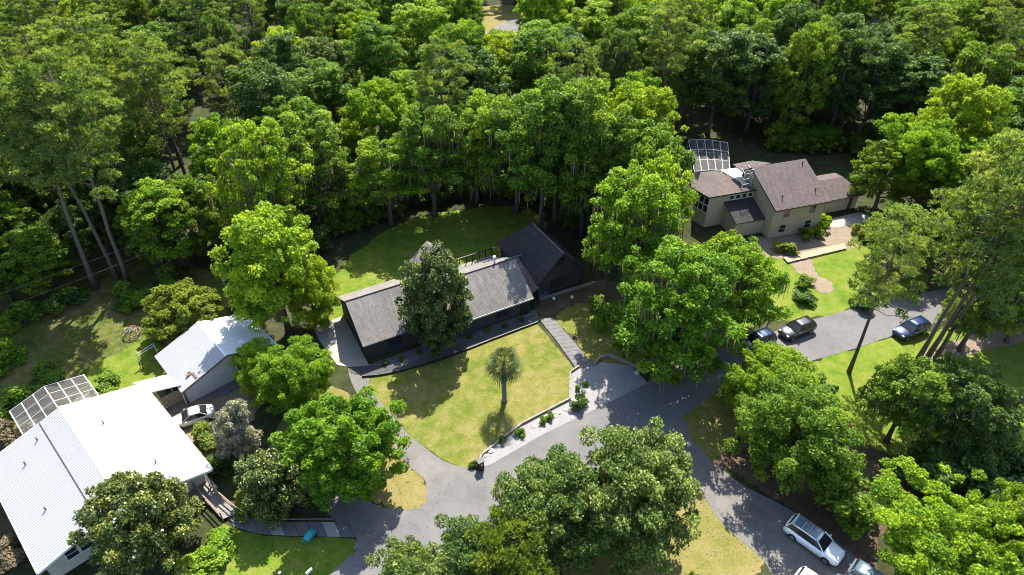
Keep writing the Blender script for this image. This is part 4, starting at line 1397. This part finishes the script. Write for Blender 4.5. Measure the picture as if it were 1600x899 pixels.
def make_pine(key, seed, H, Rr, zb, npad, bare=False, r0=.3, lean=(0, 0), tufts=46, moss=0):
    r0 *= .8
    rs = np.random.default_rng(seed)
    rr = random.Random(seed)
    pads, limbs = [], []
    for i in range(npad):
        f = (i + .5) / npad
        z = zb + (H - zb) * f ** .9
        ext = Rr * (1 - .55 * abs(f - .45) ** 1.0 * 1.3) * rr.uniform(.3, 1.0)
        a = i * 2.399 + rr.uniform(-.5, .5)
        fl = z / H
        cx, cy = lean[0] * fl * fl + ext * math.cos(a), lean[1] * fl * fl + ext * math.sin(a)
        r = rr.uniform(.48, .95) * (Rr / 4.6)
        pads.append(((cx, cy, z + .25 * ext * .35), r, .45))
        if i % 3 != 1:
            limbs.append(((cx, cy, z + .05), min(.98, (z - .5 - .18 * ext) / (H * .97))))
    # tufts
    vs, lv = [], []
    for c, r, fl in pads:
        k = int(tufts * (r / Rr * 4.6) ** 2)
        d = rs.normal(0, 1, (k, 3))
        d /= np.linalg.norm(d, axis=1)[:, None]
        d[:, 2] = np.where(rs.uniform(0, 1, k) < .7, np.abs(d[:, 2]), d[:, 2])
        rad = r * rs.uniform(.3, 1.0, k) ** .6
        P = np.array(c) + d * rad[:, None] * np.array([1, 1, fl])
        pt = rs.uniform(-.3, .3)
        nb = 9
        for j in range(k):
            tdir = d[j] * .5 + np.array([0, 0, .75])
            nd = rs.normal(0, .75, (nb, 3)) + tdir
            nd /= np.linalg.norm(nd, axis=1)[:, None]
            L = rs.uniform(.28, .46, nb)[:, None]
            side = np.cross(nd, rs.normal(0, 1, (nb, 3)))
            side /= np.linalg.norm(side, axis=1)[:, None]
            side *= .045
            p = P[j]
            q = np.stack([p - side * .6 + nd * 0, p + side * .6 + nd * 0, p + nd * L + side, p + nd * L - side], 1)
            vs.append(q.reshape(-1, 3))
            lv.append(np.repeat(np.clip(.5 + pt + rs.normal(0, .22, nb), 0, 1), 4))
    crown = quads_mesh('crown', np.concatenate(vs), np.concatenate(lv))
    tm = trunk_mesh('trunk', M['pine_bark'], H, r0, lean, limbs, seed, H * .97)
    mm = moss_mesh(pads, moss, rs, .5, 1.4) if moss else None
    reg(key, H, Rr, tm, crown, mm)


# canonical trees
make_broadleaf('oak1', 11, 13, 5.5, 3.0, 92, 1.19, 435, .235)
make_broadleaf('oak2', 12, 13, 5.5, 2.4, 100, 1.09, 391, .235, flat=.58)
make_broadleaf('oak3', 13, 14, 5.0, 3.2, 82, 1.19, 435, .235, flat=.6)
make_broadleaf('mossoak1', 21, 15, 5.5, 3.0, 82, 1.14, 391, .235, moss=750)
make_broadleaf('mossoak2', 22, 16, 5.0, 3.4, 77, 1.14, 391, .235, moss=700)
make_broadleaf('tall1', 31, 18, 4.4, 4.0, 87, 1.09, 377, .235, r0=.28)
make_broadleaf('tall2', 32, 18, 4.2, 3.4, 82, 1.14, 377, .235, r0=.28, moss=450)
make_broadleaf('tall3', 33, 17, 4.6, 5.0, 75, 1.14, 391, .235, r0=.28, moss=250)
make_broadleaf('full1', 41, 10, 5.5, 1.0, 90, 1.3, 640, .2, flat=.7, r0=.26)
make_broadleaf('full2', 42, 11, 5.5, 0.8, 100, 1.2, 620, .19, flat=.75, r0=.26)
make_broadleaf('umbrella', 45, 10, 6.5, 3.6, 80, 1.2, 560, .2, flat=.42, shape='umbrella', r0=.26)
make_broadleaf('feather', 46, 11, 6.0, 0.8, 120, 1.1, 560, .19, flat=.8, elong=1.5, r0=.24, tone=.25)
make_broadleaf('magnolia1', 51, 12.5, 4.6, 0.6, 110, 1.1, 520, .21, bark='bark', shape='oval', flat=.85, r0=.22, upb=.6, elong=1.15)
make_broadleaf('magnolia2', 52, 9.5, 5.0, 0.7, 95, 1.15, 540, .21, bark='bark', flat=.8, r0=.22, upb=.6, elong=1.15)
make_broadleaf('round', 53, 7, 3.3, 0.4, 80, .9, 330, .2, flat=.85, r0=.18, upb=.6, tone=.2)
make_broadleaf('cypress', 54, 6, 4.2, 0.3, 90, .95, 300, .2, flat=.55, elong=1.9, r0=.18, tone=.25)
make_broadleaf('twiggy', 55, 7, 2.5, 0.8, 60, .8, 260, .15, flat=1.0, elong=2.2, r0=.14, bark='pale_bark', moss=500, mosslen=(.4, 1.2))
make_broadleaf('bush1', 61, 1.5, 1.1, 0.1, 16, .42, 150, .14, flat=.8, r0=.05)
make_broadleaf('bush2', 62, 2.4, 1.7, 0.1, 24, .55, 170, .17, flat=.8, r0=.06)
make_broadleaf('thicket', 63, 4.5, 2.6, 0.1, 40, .85, 230, .24, flat=.8, r0=.1)
make_pine('pine1', 71, 26, 4.8, 13.0, 70, tufts=50, moss=60)
make_pine('pine2', 72, 24, 5.2, 11.5, 54, lean=(1.2, .5), tufts=46, moss=60)
make_pine('pine3', 73, 25, 4.4, 14.0, 64, lean=(-.8, .6), tufts=50)
make_pine('pineleft', 74, 22, 6.0, 11.0, 60, lean=(1.0, .8), tufts=46, moss=90)
make_pine('lowpine', 75, 10, 4.2, 2.5, 90, tufts=60, r0=.2)

PLACED = []
TREE_NAMES = {'oak': 'oak_tree', 'moss': 'oak_tree', 'tall': 'woodland_tree', 'full': 'broadleaf_tree', 'umbr': 'broadleaf_tree', 'feat': 'broadleaf_tree',
              'magn': 'magnolia_tree', 'roun': 'magnolia_tree', 'cypr': 'cypress_tree', 'twig': 'mossy_tree', 'bush': 'shrub', 'thic': 'thicket_shrub', 'pine': 'pine_tree', 'lowp': 'pine_tree'}


def plant(kind, loc, H, Rr, mat, label, group=None, rz=None, cat='tree', moss=True, bark=None):
    K = KINDS[kind]
    rz = RNG.uniform(0, 6.28) if rz is None else rz
    small = cat == 'shrub'
    t = thing(TREE_NAMES.get(kind[:4], 'oak_tree'), label, cat, (loc[0], loc[1], 0), rz, group)
    k1 = RNG.uniform(.88, 1.12)
    t.scale = (Rr / K['R'] * k1, Rr / K['R'] / k1, H / K['H'])
    if not small:
        t.rotation_euler = (R(RNG.uniform(-3, 3)), R(RNG.uniform(-3, 3)), rz)
    parts = [('trunk', K['trunk'], None), ('crown', K['crown'], M[mat])]
    if small:
        parts = [('stem', K['trunk'], None), ('foliage', K['crown'], M[mat])]
    if K['moss'] and moss:
        parts.append(('hanging_moss', K['moss'], M['l_moss']))
    if K['flowers']:
        parts.append(('blossom', K['flowers'], M['flower']))
    for nm, me, mt in parts:
        if mt and not me.materials:
            me.materials.append(mt)
        o = bpy.data.objects.new(nm, me)
        link(o, t)
        if nm in ('hanging_moss', 'blossom'):
            o['kind'] = 'stuff'
        if mt:
            o.material_slots[0].link = 'OBJECT'
            o.material_slots[0].material = mt
    PLACED.append((loc[0], loc[1], Rr))
    return t


def T(kind, px, py, H, Rr, mat, label, **k):
    return plant(kind, G(px, py), H, Rr, mat, label, **k)


# ------------------------------------------------------------------ individual trees
T('magnolia1', 690, 537, 13.4, 4.1, 'l_magnolia', 'dark magnolia with white blossoms standing before the shingled house')
T('oak3', 452, 520, 17, 6.0, 'l_bright', 'tall bright green oak behind the metal garage')
T('full1', 495, 505, 9.5, 3.6, 'l_yellow', 'yellowish leafy tree at the left end of the shingled house')
T('cypress', 296, 522, 6.5, 4.4, 'l_olive', 'feathery olive-yellow cypress beside the climbing dome')
T('full2', 472, 632, 8.0, 4.2, 'l_bright', 'bright bushy tree beside the concrete garage pad')
T('full1', 420, 612, 6.5, 3.0, 'l_bright', 'bright bushy tree at the corner of the metal garage')
T('feather', 552, 755, 10.0, 5.8, 'l_bright', 'large feathery green tree on the verge between the two driveways')
T('round', 438, 785, 6.3, 3.3, 'l_magnolia', 'rounded dark evergreen above the pale slab walk')
T('twiggy', 386, 715, 7.2, 2.1, 'l_grey', 'grey moss-draped tree beside the sedan drive')
T('magnolia2', 247, 872, 9.6, 4.5, 'l_magnolia', 'broad magnolia with pale blossoms against the white metal roof')
T('full2', 980, 845, 12.0, 6.1, 'l_fore', 'large dull green tree on the dry lawn across the road')
T('full1', 862, 858, 10.5, 5.2, 'l_fore', 'dull green tree leaning over the road opposite the front lawn', moss=False)
T('lowpine', 795, 935, 9, 3.8, 'l_olive', 'olive young pine at the near side of the road')
T('full2', 745, 930, 8.5, 4.2, 'l_fore', 'dull green tree squeezed beside the olive young pine', moss=False)
T('full1', 672, 955, 7.5, 4.0, 'l_fore', 'dull green low tree at the near roadside cut by the frame')
T('mossoak1', 1040, 585, 17, 7.2, 'l_bright', 'huge moss-hung oak shading the road beyond the gravel corner')
T('mossoak2', 985, 478, 19, 5.8, 'l_bright', 'tall moss-hung oak next to the steep dark wing')
T('mossoak1', 1128, 535, 14, 5.4, 'l_bright', 'moss-hung oak leaning over the navy car')
T('oak2', 1008, 432, 17.5, 5.2, 'l_bright', 'bright oak between the dark house and the tan house')
T('oak1', 1118, 488, 11, 4.6, 'l_yellow', 'yellow-green oak in front of the tan house wing')
T('oak2', 1000, 560, 9, 4.4, 'l_mid', 'lower green oak shading the lawn beside the slab path')
T('full1', 1190, 650, 8.2, 5.0, 'l_yellow', 'bright yellow-green tree at the roadside below the black car')
T('full2', 1222, 742, 11.0, 5.6, 'l_mid', 'large full-crowned tree above the white car')
T('thicket', 1312, 800, 5.0, 3.4, 'l_mid', 'green thicket beside the parked white car', cat='shrub')
T('mossoak2', 1385, 690, 11.0, 4.0, 'l_mid', 'dark oak with thin crooked trunk behind the leaf litter')
T('mossoak1', 1475, 705, 11, 5.0, 'l_dark', 'broad dark oak above the roadside lawn')
T('umbrella', 1420, 925, 10, 6.4, 'l_bright', 'bright lime-green spreading tree over the slate blue car')
T('full2', 1575, 935, 9.5, 4.6, 'l_olive', 'olive tree at the frame corner beside the bright spreading tree')
T('umbrella', 1530, 895, 9.5, 5.0, 'l_yellow', 'yellow-green spreading tree next to the olive corner tree')
T('thicket', 1530, 770, 4.8, 4.4, 'l_dark', 'dark thicket below the broad dark oak', cat='shrub')
T('thicket', 1590, 760, 4.5, 4.0, 'l_dark', 'dark thicket at the edge of the roadside lawn', cat='shrub')
T('thicket', 1440, 760, 4.2, 3.4, 'l_dark', 'dark thicket between the dark oaks and the spreading tree', cat='shrub')
T('thicket', 1265, 640, 3.2, 3.0, 'l_mid', 'green thicket on the verge below the road bend', cat='shrub')
# pines at the right
PR = 'rough-barked pine leaning over the road bend'
T('pine2', 1326, 583, 19.5, 4.4, 'l_pine', 'slender pine with crooked trunk between the road bend and the dark oaks', rz=.4)
T('pineleft', 1432, 566, 25, 6.6, 'l_pine', 'tall twin-stemmed pine beside the blue car, left stem', rz=.2)
T('pineleft', 1447, 562, 27, 7.2, 'l_pine', 'tall twin-stemmed pine beside the blue car, right stem', rz=.6)
T('pine1', 1462, 560, 20, 5.4, 'l_pine', 'pine with hanging moss behind the twin-stemmed pines')
T('mossoak2', 1498, 548, 12, 4.6, 'l_mid', 'moss-hung oak between the twin-stemmed pines and the straw path')
T('mossoak1', 1572, 535, 13, 5.0, 'l_mid', 'broad moss-hung oak overhanging the straw path')
T('pine2', 1560, 470, 24, 6.4, 'l_pine', 'wide pine beyond the straw path')
T('oak1', 1500, 440, 14, 6.0, 'l_mid', 'green oak behind the twin-stemmed pines')
T('mossoak1', 1590, 500, 13, 5.2, 'l_dark', 'dark moss-hung oak above the straw path')
T('umbrella', 1425, 345, 15, 8.0, 'l_bright', 'wide bright oak beside the tan house garage')
T('umbrella', 1530, 350, 15, 7.0, 'l_bright', 'wide bright oak farther along from the tan house garage')
T('oak2', 1365, 330, 11, 5.0, 'l_mid', 'green oak at the corner of the tan house garage')
T('oak3', 1390, 415, 9, 4.6, 'l_mid', 'green oak on the lawn below the tan house garage')
T('pineleft', 1548, 205, 25, 8.5, 'l_pine', 'wide-armed pale-trunked pine in the woods past the bright oaks', rz=1.8)
# pines at the left
for i, (x, y, h, r, k) in enumerate([(202, 445, 29, 6.0, 'pine1'), (184, 436, 26, 5.0, 'pine3'), (232, 392, 27, 5.4, 'pine2'), (300, 345, 26, 5.4, 'pine1'),
                                     (110, 400, 28, 6.0, 'pine2'), (40, 420, 28, 6.0, 'pine1'), (-30, 440, 27, 6.0, 'pine2'), (60, 350, 27, 6, 'pine3'), (-60, 360, 27, 6, 'pine1'),
                                     (150, 330, 27, 6, 'pine1'), (20, 300, 27, 6, 'pine2'), (220, 310, 27, 6, 'pine3'), (-75, 500, 27, 6, 'pine1'), (70, 432, 28, 6, 'pine2'), (150, 452, 27, 5.6, 'pine3')]):
    T(k, x, y, h, r, 'l_pine', 'tall bare-trunked pine standing in the side yard shrubs' if y > 425 else 'tall grey-green pine at the back edge of the side yard', group='pines in the side yard' if y > 425 else 'pines at the back of the side yard')
for i, (x, y, h, r) in enumerate([(140, 420, 10, 4.0), (85, 445, 9, 3.6), (20, 470, 9, 3.6), (250, 415, 9, 4.0), (170, 400, 11, 4.2)]):
    T('oak1' if i % 2 else 'oak2', x, y, h, r, 'l_mid' if i % 2 else 'l_dark', 'young oak growing under the tall pines by the side yard', group='young oaks by the side yard')

for i, (x, y, h, r, mt) in enumerate([(10, 385, 15, 5.4, 'l_mid'), (75, 378, 14, 5.2, 'l_dark'), (150, 372, 15, 5.4, 'l_mid'), (260, 385, 13, 5.0, 'l_dark'), (325, 400, 12, 4.6, 'l_mid'), (-50, 400, 15, 5.5, 'l_mid'), (45, 445, 13, 4.8, 'l_mid'), (-25, 480, 14, 5.0, 'l_mid'), (-70, 540, 13, 5.0, 'l_dark'), (75, 470, 11, 4.4, 'l_mid'), (10, 440, 14, 5, 'l_dark'), (290, 420, 13, 4.8, 'l_bright')]):
    T(('tall1', 'oak2', 'tall2')[i % 3], x, y, h, r, mt, 'leafy tree filling in below the side yard pines', group='leafy trees below the side yard pines')
for (x, y, h, r, mt, lb) in [(808, 332, 19, 5.8, 'l_mid', 'tall tree close behind the peak of the steep dark wing'), (868, 348, 20, 6.2, 'l_bright', 'tall bright tree shading the steep dark wing'),
                             (925, 365, 19, 5.8, 'l_mid', 'tall tree between the steep dark wing and the moss-hung oaks'), (745, 318, 17, 6.0, 'l_bright', 'tall bright tree shading the back lawn'),
                             (612, 352, 14, 5.2, 'l_bright', 'tall bright tree halfway along the back lawn'), (680, 338, 18, 5.6, 'l_mid', 'tall tree where the back lawn narrows')]:
    T('mossoak2', x, y, h, r, mt, lb)
plant('tall3', (4.0, 81.5), 23, 6.2, 'l_mid', 'tall tree rising directly behind the steep dark roof')
plant('tall3', (10.0, 81.0), 23, 6.2, 'l_mid', 'tall tree beside the back corner of the steep dark wing')
for i, (x, y) in enumerate([(1165, 208), (1235, 205), (1295, 214), (1335, 226), (1150, 175), (1210, 178), (1270, 182), (1060, 205), (1330, 180)]):
    T(('tall2', 'mossoak2', 'tall3')[i % 3], x, y, 17 + (i * 7 % 4), 5.4, ('l_dark', 'l_mid', 'l_dark')[i % 3], 'dark moss-hung tree crowding the back of the tan house', group='trees crowding the back of the tan house')
# palm on the front lawn
def palm(loc):
    t = thing('palm_tree', 'single fan palm with slim trunk on the front lawn', 'palm', (loc.x, loc.y, 0))
    m = MB()
    H = 5.5
    zs = [i * H / 22 for i in range(23)]
    m.tube([(0.02 * math.sin(z * 2), 0, z) for z in zs], [.22 + (.07 if i % 2 else 0) + (.06 if z < .4 else 0) for i, z in enumerate(zs)], 9).build('trunk', M['pale_bark'], t, smooth=False)
    rr = random.Random(5)
    for i in range(46):
        f = i / 45
        el = R(84 - 128 * f) + rr.uniform(-.1, .1)
        az = i * 2.399 + rr.uniform(-.2, .2)
        fm = MB()
        o = Vector((0, 0, H + .05 + .3 * (1 - f)))
        dr_ = Vector((math.cos(az) * math.cos(el), math.sin(az) * math.cos(el), math.sin(el)))
        L = rr.uniform(.95, 1.25)
        p1 = o + dr_ * L * .5
        p2 = o + dr_ * L + Vector((0, 0, -.1))
        fm.tube([o, p1, p2], [.025, .02, .015], 4)
        side = dr_.cross(Vector((0, 0, 1)))
        side = side.normalized() if side.length > .05 else Vector((1, 0, 0))
        nrm = side.cross(dr_).normalized()
        for k in range(15):
            a = R(-105 + 210 * k / 14)
            d = (dr_ * math.cos(a) + side * math.sin(a)).normalized()
            ll = (1.15 if abs(a) < 1.2 else .8) * rr.uniform(.85, 1.1)
            tip = p2 + d * ll + Vector((0, 0, -.42 * ll))
            md = p2 + d * ll * .55 + nrm * .05
            w = side * .045 * math.cos(a) + dr_ * .045 * -math.sin(a)
            fm.add([p2, md - w, tip, md + w], [(0, 1, 2, 3)])
        fo = fm.build('frond', M['l_palm'], t)
        at = fo.data.attributes.new('lv', 'FLOAT', 'POINT')
        at.data.foreach_set('value', [min(1, max(0, .75 - .6 * f + rr.uniform(-.15, .15)))] * len(fo.data.vertices))


palm(G(788, 627))

# shrubs placed one by one
SH = [
    (903, 634, 1.5, 1.05, 'l_dark', 'rounded dark shrub at the corner of the gravel strip'),
    (847, 660, .75, .5, 'l_mid', 'small spiky shrub on the gravel beside the lawn wall'),
    (858, 653, .8, .55, 'l_mid', 'dark green shrub next to the small spiky shrub on gravel'),
    (811, 681, .8, .6, 'l_mid', 'leafy shrub at the end of the pale lawn wall blocks'),
    (786, 692, .8, .45, 'l_dark', 'shrub in the palm shadow on the gravel strip'),
    (915, 602, .6, .38, 'l_bright', 'bright little plant on the gravel near the slab path'),
    (903, 609, .7, .35, 'l_bright', 'bright little plant above the rounded gravel shrub'),
    (740, 730, .6, .5, 'l_dark', 'dark shrub beside the mailbox pillar'),
    (348, 730, 1.9, 1.9, 'l_dark', 'rounded dark shrub near the corner of the white roof'),
    (322, 690, 1.8, 2.0, 'l_olive', 'olive shrub bed beside the sedan drive'),
    (335, 868, 1.6, 2.0, 'l_bright', 'clipped green shrub along the lawn, next to the wooden ramp'),
    (318, 888, 1.5, 1.9, 'l_bright', 'clipped green shrub along the lawn, middle of the row'),
    (295, 905, 1.5, 1.8, 'l_bright', 'clipped green shrub along the lawn, farthest from the ramp'),
    (388, 795, 1.5, 1.6, 'l_olive', 'olive shrub at the bend of the wooden ramp'),
    (1258, 448, 1.5, 1.25, 'l_mid', 'upright green shrub on the lawn below the tan house'),
    (1256, 470, 1.3, 1.4, 'l_dark', 'dark round shrub on the lawn nearer the black car'),
    (1287, 357, 2.2, 1.3, 'l_bright', 'bright shrub at the corner of the tan house'),
    (1278, 368, 1.2, 1.1, 'l_olive', 'low olive shrub beside the sandy yard'),
    (1228, 395, 1.6, 1.6, 'l_olive', 'pale round shrub at the end of the boardwalk'),
    (1255, 372, 1.6, 1.1, 'l_mid', 'thin shrub against the tan house front wall'),
    (1345, 370, 1.6, 1.8, 'l_olive', 'loose olive shrub by the tan house drive'),
    (1345, 475, 2.0, 1.9, 'l_dark', 'dark shrub beside the road under the slender pine'),
    (935, 480, 1.5, 1.3, 'l_mid', 'green shrub in the shaded bed under the tall oak'),
    (940, 505, 1.6, 1.6, 'l_bright', 'sunlit shrub in the lawn beside the slab path'),
    (15, 690, 2.0, 2.6, 'l_dead', 'russet shrub beside the screened pool cage'),
    (25, 640, 2.4, 2.8, 'l_mid', 'green shrub behind the screened pool cage'),
    (170, 610, 1.6, 2.2, 'l_mid', 'green shrub on the sunny yard beside the pool cage'),
    (1115, 570, 1.0, 1.1, 'l_mid', 'small shrub at the roadside under the huge oak'),
    (1050, 590, 1.2, 1.2, 'l_bright', 'bright shrub by the wall under the huge oak'),
    (1085, 905, .8, .5, 'l_mid', 'tiny sapling on the dry lawn by the lower driveway'),
    (20, 870, 1.6, 1.8, 'l_dead', 'pale shrub outside the white house gutter'),
    (35, 505, 2.6, 2.8, 'l_mid', 'shrub in the shade below the pines, near the cables'),
    (105, 478, 2.4, 2.6, 'l_dark', 'dark shrub at the foot of the side yard pines'),
    (205, 472, 2.4, 2.8, 'l_mid', 'shrub at the root of the tallest side yard pine'),
    (268, 448, 2.6, 2.8, 'l_mid', 'shrub between the pines and the feathery cypress'),
    (10, 570, 2.4, 2.8, 'l_bright', 'sunlit shrub at the outer edge of the side yard'),
    (75, 590, 1.6, 2.2, 'l_mid', 'low shrub behind the far side of the pool cage'),
    (420, 775, 1.6, 2.4, 'l_mid', 'green shrub between the ramp and the rounded evergreen'),
]
for (x, y, h, r, mt, lb) in SH:
    T('bush1' if r < 1.5 else 'bush2', x, y, h, r, mt, lb, cat='shrub')
for i in range(9):
    f = (i + .5) / 9
    T('bush1', 588 + 240 * f, 574 - 78 * f + (i % 2) * 2, .55, .38, 'l_dark', 'small dark plant in the gravel bed before the shingled house', group='plants in the house gravel bed', cat='shrub')

# ------------------------------------------------------------------ woodland
EDGE = [(-400, 330), (0, 325), (120, 330), (230, 350), (330, 395), (400, 425), (450, 430), (520, 362), (640, 318), (790, 304), (870, 325), (930, 385), (1000, 385), (1030, 330), (1045, 232),
        (1345, 232), (1390, 270), (1450, 330), (1560, 400), (1700, 430), (2400, 430)]


def edge(px):
    for (x0, y0), (x1, y1) in zip(EDGE, EDGE[1:]):
        if x0 <= px <= x1:
            return y0 + (y1 - y0) * (px - x0) / (x1 - x0)
    return 330


rw2 = random.Random(99)
cand = []
y = 62.0
WOOD = {'pine_l': [], }
count = {}
placed = list(PLACED)


def zone(px, py):
    if px < 430 and py < 330:
        return 'left'
    if px > 1060:
        return 'right'
    return 'mid'


def wood_label(px, py, kind, mossy, mt):
    look = {'l_bright': 'bright green', 'l_yellow': 'yellow-green', 'l_mid': 'mid green', 'l_dark': 'dark green', 'l_pine': 'grey-green'}[mt]
    if px < 430:
        where = 'beyond the shady side yard' if py > 150 else 'far beyond the side yard pines'
    elif px < 760:
        where = 'behind the back lawn of the shingled house' if py > 170 else ('left of the far clearing' if py < 70 else 'deep behind the back lawn')
        where = where.replace('left of', 'beside')
    elif px < 1060:
        where = 'behind the steep dark wing' if py > 170 else ('past the far clearing road' if py < 70 else 'between the dark wing and the far clearing')
    elif px < 1345:
        where = 'close behind the tan house' if py > 130 else 'deep in the woods behind the tan house'
    else:
        where = 'past the tan house garage' if py > 170 else 'far past the tan house garage'
    what = 'tall pine' if kind == 'pine' else ('moss-hung woodland tree' if mossy else 'leafy woodland tree')
    return '%s %s %s' % (look, what, where), '%ss %s' % (what, where)


pts = []
for tries in range(9000):
    yy = 66 + (222 - 66) * rw2.random() ** .85
    xx = rw2.uniform(-1, 1) * (yy * .80 + 28)
    px, py = PJ(xx, yy)
    if py > edge(px) - 4:
        continue
    if py < -60 and abs(xx) > yy * .78 + 5:
        continue
    sp = 7.4 + (yy - 66) * .02
    if any((xx - a) ** 2 + (yy - b) ** 2 < sp * sp for a, b in pts):
        continue
    if any((xx - a) ** 2 + (yy - b) ** 2 < (3.2 + .35 * r) ** 2 for a, b, r in placed):
        continue
    # open view to the far lawn and road
    c = (-17 + 28 * 0.5)
    far = abs(xx / yy * 180 + 4) < 8.5
    hmax = 99
    if far:
        if 152 < yy < 190:
            continue
        if yy <= 150:
            hmax = 55 * (1 - yy / 172) - .5
    if hmax < 4:
        continue
    # screened pool stays clear
    cg = G(1110, 256)
    if (xx - cg.x) ** 2 + (yy - cg.y) ** 2 < 70 or (abs(xx - 33) < 6 and 88 < yy < 112):
        continue
    pts.append((xx, yy))
    cand.append((xx, yy, px, py, hmax))
print('woodland trees', len(cand))
for (xx, yy, px, py, hmax) in cand:
    z = zone(px, py)
    r = rw2.random()
    if z == 'left':
        kind = 'pine' if r < .45 else ('bright' if r < .68 else 'dark')
    elif z == 'mid':
        kind = 'pine' if r < .10 else ('bright' if r < .68 else 'dark')
    else:
        kind = 'pine' if r < .10 else ('bright' if r < .42 else 'dark')
    if kind == 'pine':
        key = rw2.choice(['pine1', 'pine2', 'pine3'])
        H, Rr, mt = rw2.uniform(20, 25), rw2.uniform(4.8, 6.2), 'l_pine'
    elif kind == 'bright':
        key = rw2.choice(['oak1', 'oak2', 'oak3', 'mossoak1', 'tall3', 'tall1'])
        H, Rr, mt = rw2.uniform(15, 21), rw2.uniform(5.2, 6.8), rw2.choice(['l_bright', 'l_bright', 'l_yellow', 'l_yellow', 'l_mid'])
    else:
        key = rw2.choice(['tall1', 'tall2', 'tall3', 'mossoak1', 'mossoak2', 'oak2'])
        H, Rr, mt = rw2.uniform(15, 21), rw2.uniform(5.0, 6.6), rw2.choice(['l_mid', 'l_mid', 'l_dark'])
    if H > hmax:
        H = hmax
        Rr = min(Rr, 2 + H * .25)
        if kind == 'pine':
            key, mt, kind = 'oak1', 'l_bright', 'bright'
    lb, gr = wood_label(px, py, kind, KINDS[key]['moss'] is not None, mt)
    plant(key, (xx, yy), H, Rr, mt, lb, gr)

# understory thickets along the woodland edge
rw3 = random.Random(5)
for i in range(70):
    px = rw3.uniform(330, 1060) if i < 45 else rw3.uniform(1145, 1360)
    py = edge(px) - rw3.uniform(-6, 12)
    w = G(px, py)
    if any((w.x - a) ** 2 + (w.y - b) ** 2 < 4 for a, b, r in placed):
        continue
    if abs(px - 1110) < 70 and py > 205:
        continue
    wh_ = 'behind the tall bright oak' if px < 540 else ('along the back lawn' if px < 800 else ('beside the steep dark wing' if px < 1060 else 'behind the tan house'))
    T('thicket', px, py, rw3.uniform(2.5, 5.0), rw3.uniform(2.0, 3.2), rw3.choice(['l_mid', 'l_dark', 'l_mid']), 'leafy thicket at the foot of the woods ' + wh_, group='thickets ' + wh_, cat='shrub')
print('objects', len(bpy.data.objects))

# fallen leaves drifted on the paving and lawns below the trees
rsl = np.random.default_rng(3)
spots = [(1000, 610, 9), (1075, 580, 8), (1130, 740, 7), (1190, 790, 6), (560, 800, 6), (520, 780, 5), (700, 740, 9), (850, 700, 9), (1030, 690, 6), (450, 840, 6), (640, 560, 7), (940, 540, 7), (1100, 830, 6), (330, 690, 5), (580, 450, 8)]
LP = []
for (x, y, rad) in spots:
    w = G(x, y)
    n = 170
    a = rsl.uniform(0, 6.283, n)
    q = rad * np.sqrt(rsl.uniform(0, 1, n))
    LP.append(np.stack([w.x + q * np.cos(a), w.y + q * np.sin(a), np.full(n, .085)], 1))
LP = np.concatenate(LP)
fl = bpy.data.objects.new('fallen_leaves', leaf_mesh('fallen_leaves', LP, np.tile(np.array([0, 0, 1.0]), (len(LP), 1)), rsl.uniform(0, 1, len(LP)), .12, rsl, up=3.0, rnd=.25))
fl.data.materials.append(M['l_dead'])
link(fl)
tag(fl, 'dry brown leaves scattered over the paving and lawns', 'fallen leaves', None, 'stuff')
